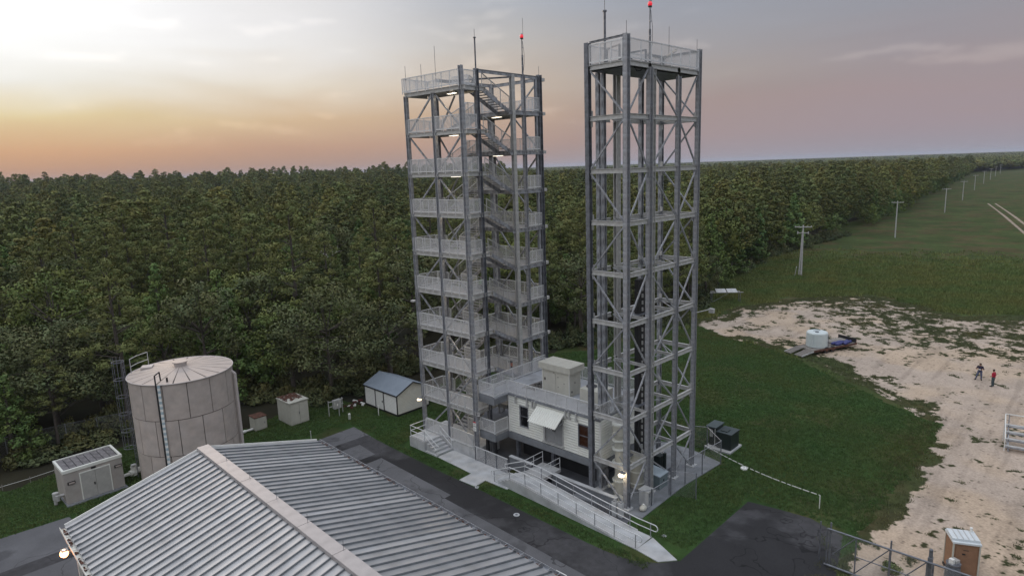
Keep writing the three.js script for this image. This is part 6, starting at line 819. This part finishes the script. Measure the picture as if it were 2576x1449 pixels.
{ // power line along the wood
  const pole = (lab, px, py, h, arms, big) => {
    const p = at(px, py), g = thing('utility_pole', lab, 'utility pole', [p.x, 0, p.z], -0.35, 'utility poles along the edge of the wood'); part(g, 'pole', rod(V3(0, 0, 0), V3(0, h, 0), big ? 0.2 : 0.17, 10, 0.13), M.wood.pale); if (big) part(g, 'stub_pole', rod(V3(-0.42, 0, 0.05), V3(-0.12, h - 1.2, 0.03), 0.12, 8, 0.09), M.wood.pale); const arm = part(g, 'crossarm', [bar(V3(-arms, h - 0.35, 0.15), V3(arms, h - 0.35, 0.15), 0.14, 0.16)], M.wood.pale); part(arm, 'insulator', [-0.95, -0.5, 0.5, 0.95].map((k) => rod(V3(k * arms, h - 0.28, 0.15), V3(k * arms, h - 0.08, 0.15), 0.06, 6)), M.galvPale); if (big) part(g, 'lower_crossarm', [bar(V3(-arms * 0.65, h - 1.5, 0.15), V3(arms * 0.65, h - 1.5, 0.15), 0.12, 0.14), rod(V3(-arms * 0.62, h - 1.75, 0.15), V3(-arms * 0.62, h - 1.2, 0.15), 0.1, 8), rod(V3(arms * 0.62, h - 1.75, 0.15), V3(arms * 0.62, h - 1.2, 0.15), 0.1, 8)], M.wood.pale); return p.setY(h);
  };
  M.wood.pale = mottled([0.46, 0.45, 0.44], 0.4, 0.8, 180, { rough: 0.9 });
  const tops = [pole('nearest pale double utility pole with two crossarms in the field', 2016, 694, 10.1, 1.55, true), pole('second nearest utility pole with one crossarm in the field', 2253, 598, 10.3, 1.5), pole('third utility pole from the sand yard along the wood', 2378, 535, 9.6, 1.5), pole('fourth utility pole from the sand yard along the wood', 2423, 504, 9.5, 1.5), pole('fifth utility pole from the sand yard along the wood', 2453, 478, 9.3, 1.4), pole('sixth utility pole from the sand yard along the wood', 2476, 462, 9.4, 1.4), pole('seventh utility pole from the sand yard along the wood', 2493, 452, 9.4, 1.4), pole('eighth utility pole from the sand yard along the wood', 2506, 443, 9.4, 1.4), pole('farthest small utility pole of the row along the wood', 2518, 437, 9.4, 1.4)];
  { const p = at(2000, 696), g = thing('marker_post', 'thin leaning stake left of the nearest utility pole', 'post', [p.x, 0, p.z]); part(g, 'post', rod(V3(0, 0, 0), V3(0.35, 2.1, 0), 0.06, 5), M.wood.pale); part(g, 'band', rod(V3(0.3, 1.8, 0), V3(0.32, 1.95, 0), 0.075, 5), M.white); }
}

// ---------------------------------------------------------------- people
function fieldMesh(center, size, res, fn) {                  // mesh the zero level of fn (negative inside) over a cube
  const mc = new MarchingCubes(res, new THREE.MeshBasicMaterial(), false, false, 400000); mc.isolation = 0; const h = res / 2, p = V3();
  for (let k = 0; k < res; k++) for (let j = 0; j < res; j++) for (let i = 0; i < res; i++) { p.set((i - h) / h, (j - h) / h, (k - h) / h).multiplyScalar(size / 2).add(center); mc.field[i + j * res + k * res * res] = -fn(p); }
  mc.update(); const n = mc.count, pos = mc.positionArray.slice(0, n * 3), nor = mc.normalArray.slice(0, n * 3);
  for (let i = 0; i < n; i++) { pos[3 * i] = pos[3 * i] * size / 2 + center.x; pos[3 * i + 1] = pos[3 * i + 1] * size / 2 + center.y; pos[3 * i + 2] = pos[3 * i + 2] * size / 2 + center.z; }
  const g = new THREE.BufferGeometry(); g.setAttribute('position', new THREE.BufferAttribute(pos, 3)); g.setAttribute('normal', new THREE.BufferAttribute(nor, 3)); return g;
}
const capsule = (p, a, b, ra, rb) => { const abx = b.x - a.x, aby = b.y - a.y, abz = b.z - a.z, L = abx * abx + aby * aby + abz * abz, t = clamp(((p.x - a.x) * abx + (p.y - a.y) * aby + (p.z - a.z) * abz) / (L + 1e-9)); return Math.hypot(p.x - a.x - abx * t, p.y - a.y - aby * t, p.z - a.z - abz * t) - mix(ra, rb, t); };
const smin = (a, b, k) => { const h = clamp(0.5 + 0.5 * (b - a) / k); return mix(b, a, h) - k * h * (1 - h); };
function person(label, pos, turn, o) {
  const g = thing('person', label, 'person', pos, turn), v = (a) => V3(...a), J = o.joints;
  const skin = new THREE.MeshStandardMaterial({ color: new THREE.Color(0.36, 0.2, 0.14), roughness: 0.7 }), cloth = (c) => new THREE.MeshStandardMaterial({ color: new THREE.Color(...c), roughness: 0.9 });
  const torso = [[J.pelvis, J.waist, 0.145, 0.14], [J.waist, J.chest, 0.14, 0.155], [J.chest, J.neckB, 0.15, 0.07], [J.shL, J.shR, 0.07, 0.07], [J.hipL, J.hipR, 0.1, 0.1]], arms = [[J.shL, J.elL, 0.058, 0.046], [J.elL, J.wrL, 0.046, 0.03], [J.shR, J.elR, 0.058, 0.046], [J.elR, J.wrR, 0.046, 0.03]], legs = [[J.hipL, J.knL, 0.095, 0.062], [J.knL, J.anL, 0.06, 0.04], [J.hipR, J.knR, 0.095, 0.062], [J.knR, J.anR, 0.06, 0.04]], neck = [[J.neckB, J.neckT, 0.058, 0.055]];
  const feet = [[J.anL, J.toL, 0.045, 0.035], [J.anR, J.toR, 0.045, 0.035]], H = v(J.head), hd = v(J.face).normalize(), sideV = V3(0, 1, 0).cross(hd).normalize(), upV = hd.clone().cross(sideV);
  const hp = (x, y, z) => H.clone().addScaledVector(sideV, x).addScaledVector(upV, y).addScaledVector(hd, z), hb = [[hp(0, 0.045, -0.012), hp(0, 0.02, 0.01), 0.088, 0.086], [hp(0, -0.02, 0.022), hp(0, -0.085, 0.05), 0.068, 0.035], [hp(0, 0.0, 0.095), hp(0, -0.035, 0.108), 0.012, 0.016], [hp(-0.083, 0.0, -0.005), hp(-0.088, -0.03, -0.005), 0.014, 0.011], [hp(0.083, 0.0, -0.005), hp(0.088, -0.03, -0.005), 0.014, 0.011]];
  const bones = (L) => L.map(([a, b, ra, rb]) => [Array.isArray(a) ? v(a) : a, Array.isArray(b) ? v(b) : b, ra, rb]), sd = (L, k, inf = 0) => (p) => { let d = 1e9; for (const [a, b, ra, rb] of L) { const e = capsule(p, a, b, ra + inf, rb + inf); d = d > 1e8 ? e : smin(d, e, k); } return d; };
  const bAll = bones([...torso, ...arms, ...legs, ...neck, ...feet]), bHead = bones(hb), body = sd(bAll, 0.045), headF = sd(bHead, 0.02);
  const list = [fieldMesh(V3(0, 0.93, 0), 2.0, 84, (p) => smin(body(p), headF(p), 0.03)), fieldMesh(H, 0.34, 44, (p) => smin(headF(p), sd(bones(neck), 0.03)(p), 0.03))];
  for (const [w, e, s] of [[J.wrL, J.elL, 1], [J.wrR, J.elR, -1]]) { // hands: palm, four bent fingers, thumb from the side
    const W = v(w), d = W.clone().sub(v(e)).normalize(), n = v(o.palm || [0, 0, 1]), x = d.clone().cross(n).normalize().multiplyScalar(s), m = x.clone().cross(d).normalize().multiplyScalar(s), hpnt = (a, b, c) => W.clone().addScaledVector(d, a).addScaledVector(x, b).addScaledVector(m, c), F = [[W, hpnt(0.07, 0, 0), 0.028, 0.03], [hpnt(0.05, -0.022, 0), hpnt(0.08, -0.028, 0), 0.018, 0.014], [hpnt(0.05, 0.022, 0), hpnt(0.08, 0.028, 0), 0.018, 0.014]];
    [[-0.031, 0.034], [-0.011, 0.042], [0.011, 0.039], [0.031, 0.029]].forEach(([b, L]) => { const a = hpnt(0.085, b, 0), c = hpnt(0.085 + L * 0.9, b * 1.08, 0.012), e2 = hpnt(0.085 + L * 1.35, b * 1.1, 0.04); F.push([a, c, 0.0095, 0.0088], [c, e2, 0.0088, 0.0075]); });
    F.push([hpnt(0.025, -0.026, 0.004), hpnt(0.052, -0.058, 0.018), 0.014, 0.011], [hpnt(0.052, -0.058, 0.018), hpnt(0.085, -0.06, 0.034), 0.011, 0.008]); list.push(fieldMesh(hpnt(0.07, 0, 0.01), 0.26, 72, sd(F, 0.008)));
  }
  part(g, 'body', list, skin);
  const eyes = [-1, 1].map((k) => { const e = new THREE.SphereGeometry(0.011, 8, 6), c = hp(k * 0.032, 0.012, 0.083); e.translate(c.x, c.y, c.z); return e; }); part(g, 'eyes', eyes, cloth([0.02, 0.02, 0.02])); part(g, 'mouth', bar(hp(-0.022, -0.06, 0.088), hp(0.022, -0.06, 0.088), 0.01, 0.008), cloth([0.2, 0.06, 0.05]));
  const slv = arms.map(([a, b, ra, rb], i) => (i % 2 && !o.longSleeve ? null : [a, b, ra, rb])).filter(Boolean); const sb = bones([...torso.slice(0, 4), ...slv]), sf = sd(sb, 0.05, 0.016), hem = J.pelvis[1] - 0.06; part(g, 'shirt', fieldMesh(V3(0, 1.2, 0), 1.15, 72, (p) => Math.max(sf(p), hem - p.y)), cloth(o.shirt));
  const tb = bones([...legs, torso[4], torso[0]]), tf = sd(tb, 0.04, 0.018); part(g, 'trousers', fieldMesh(V3(0, 0.58, 0), 1.25, 76, (p) => Math.max(tf(p), p.y - J.pelvis[1] - 0.07, 0.07 - p.y)), cloth(o.trousers));
  const fb = bones(feet), ff = sd(fb, 0.03, 0.014); part(g, 'shoes', fieldMesh(V3(0, 0.12, 0), 1.0, 72, (p) => Math.max(ff(p), -0.0 - p.y)), cloth([0.02, 0.018, 0.016]));
  part(g, 'hair', fieldMesh(H, 0.34, 40, (p) => { const q = p.clone().sub(H), f = q.dot(hd), u = q.dot(upV); return Math.max(headF(p) - 0.014, f * 0.9 - u * 0.75 - 0.02, -u - 0.055); }), cloth(o.hair || [0.02, 0.015, 0.012]));
  if (o.held) o.held(g, J); return g;
}
{
  const stand = (d = {}) => ({ pelvis: [0, 0.95, 0], waist: [0, 1.1, 0.01], chest: [0, 1.3, 0.0], neckB: [0, 1.46, -0.01], neckT: [0, 1.55, 0.01], head: [0, 1.66, 0.02], face: [0, -0.15, 1], shL: [0.19, 1.41, 0], shR: [-0.19, 1.41, 0], elL: [0.27, 1.16, 0.02], wrL: [0.2, 1.08, 0.24], elR: [-0.27, 1.16, 0.02], wrR: [-0.2, 1.1, 0.24], hipL: [0.1, 0.92, 0], hipR: [-0.1, 0.92, 0], knL: [0.12, 0.5, 0.03], anL: [0.13, 0.08, 0], toL: [0.16, 0.045, 0.17], knR: [-0.12, 0.5, 0.03], anR: [-0.13, 0.08, 0], toR: [-0.16, 0.045, 0.17], ...d });
  const p1 = at(2465, 956), p2 = at(2499, 973);
  person('person in dark navy shirt and blue jeans, legs apart, holding a white object', [p1.x, 0, p1.z], -0.75, { joints: stand({ elL: [0.3, 1.2, 0.08], wrL: [0.13, 1.2, 0.3], elR: [-0.32, 1.2, 0.06], wrR: [-0.14, 1.22, 0.3], anL: [0.16, 0.08, -0.04], toL: [0.22, 0.045, 0.12], knL: [0.15, 0.5, 0.03], knR: [-0.2, 0.5, 0.06], anR: [-0.3, 0.08, 0.05], toR: [-0.36, 0.045, 0.2], face: [0, -0.4, 1] }), shirt: [0.018, 0.014, 0.035], trousers: [0.085, 0.10, 0.17], longSleeve: false, held: (g) => part(g, 'white_controller', [boxg(-0.1, 0.1, 1.2, 1.25, 0.36, 0.48)], M.white) });
  person('person in a red shirt and dark jeans with both hands in front', [p2.x, 0, p2.z], -2.6, { joints: stand({ elL: [0.3, 1.15, -0.05], wrL: [0.14, 1.05, 0.17], elR: [-0.3, 1.15, -0.05], wrR: [-0.14, 1.05, 0.17], face: [0.1, -0.3, 1] }), shirt: [0.33, 0.012, 0.035], trousers: [0.05, 0.075, 0.085] });
  { const q = T1F.W(-4.9, 6.2, 11.85 - 0.0); person('person in brown helmet and pale green vest on the stair tower', [q.x, q.y, q.z], -0.9, { joints: stand(), shirt: [0.24, 0.42, 0.2], trousers: [0.03, 0.03, 0.035], hair: [0.16, 0.09, 0.07], longSleeve: true, held: (g) => { const s = new THREE.SphereGeometry(0.15, 16, 8, 0, 6.3, 0, 1.6); s.scale(1, 0.85, 1.15); s.translate(0, 1.7, 0.0); const c = new THREE.CylinderGeometry(0.19, 0.2, 0.02, 20); c.translate(0, 1.7, 0.0); part(g, 'helmet', [s, c], mottled([0.17, 0.10, 0.085], 0.2, 1, 200)); } }); }
  { const p = at(1286, 925, 5.62), g = thing('signal_lantern', 'small orange and black lantern standing behind the railing beside the roof deck', 'lantern', [p.x, p.y, p.z]); part(g, 'base', rod(V3(0.03, 0, 0), V3(0.03, 0.16, 0), 0.09, 10), M.black); part(g, 'orange_body', rod(V3(0.04, 0.16, 0), V3(0.04, 0.44, 0), 0.1, 12), mottled([0.5, 0.1, 0.02], 0.2, 1, 201)); const c = new THREE.SphereGeometry(0.2, 12, 8); c.scale(1, 0.75, 1); c.translate(-0.03, 0.58, 0); part(g, 'dark_cap', [c], M.black); }
}
renderer.render(scene, camera);
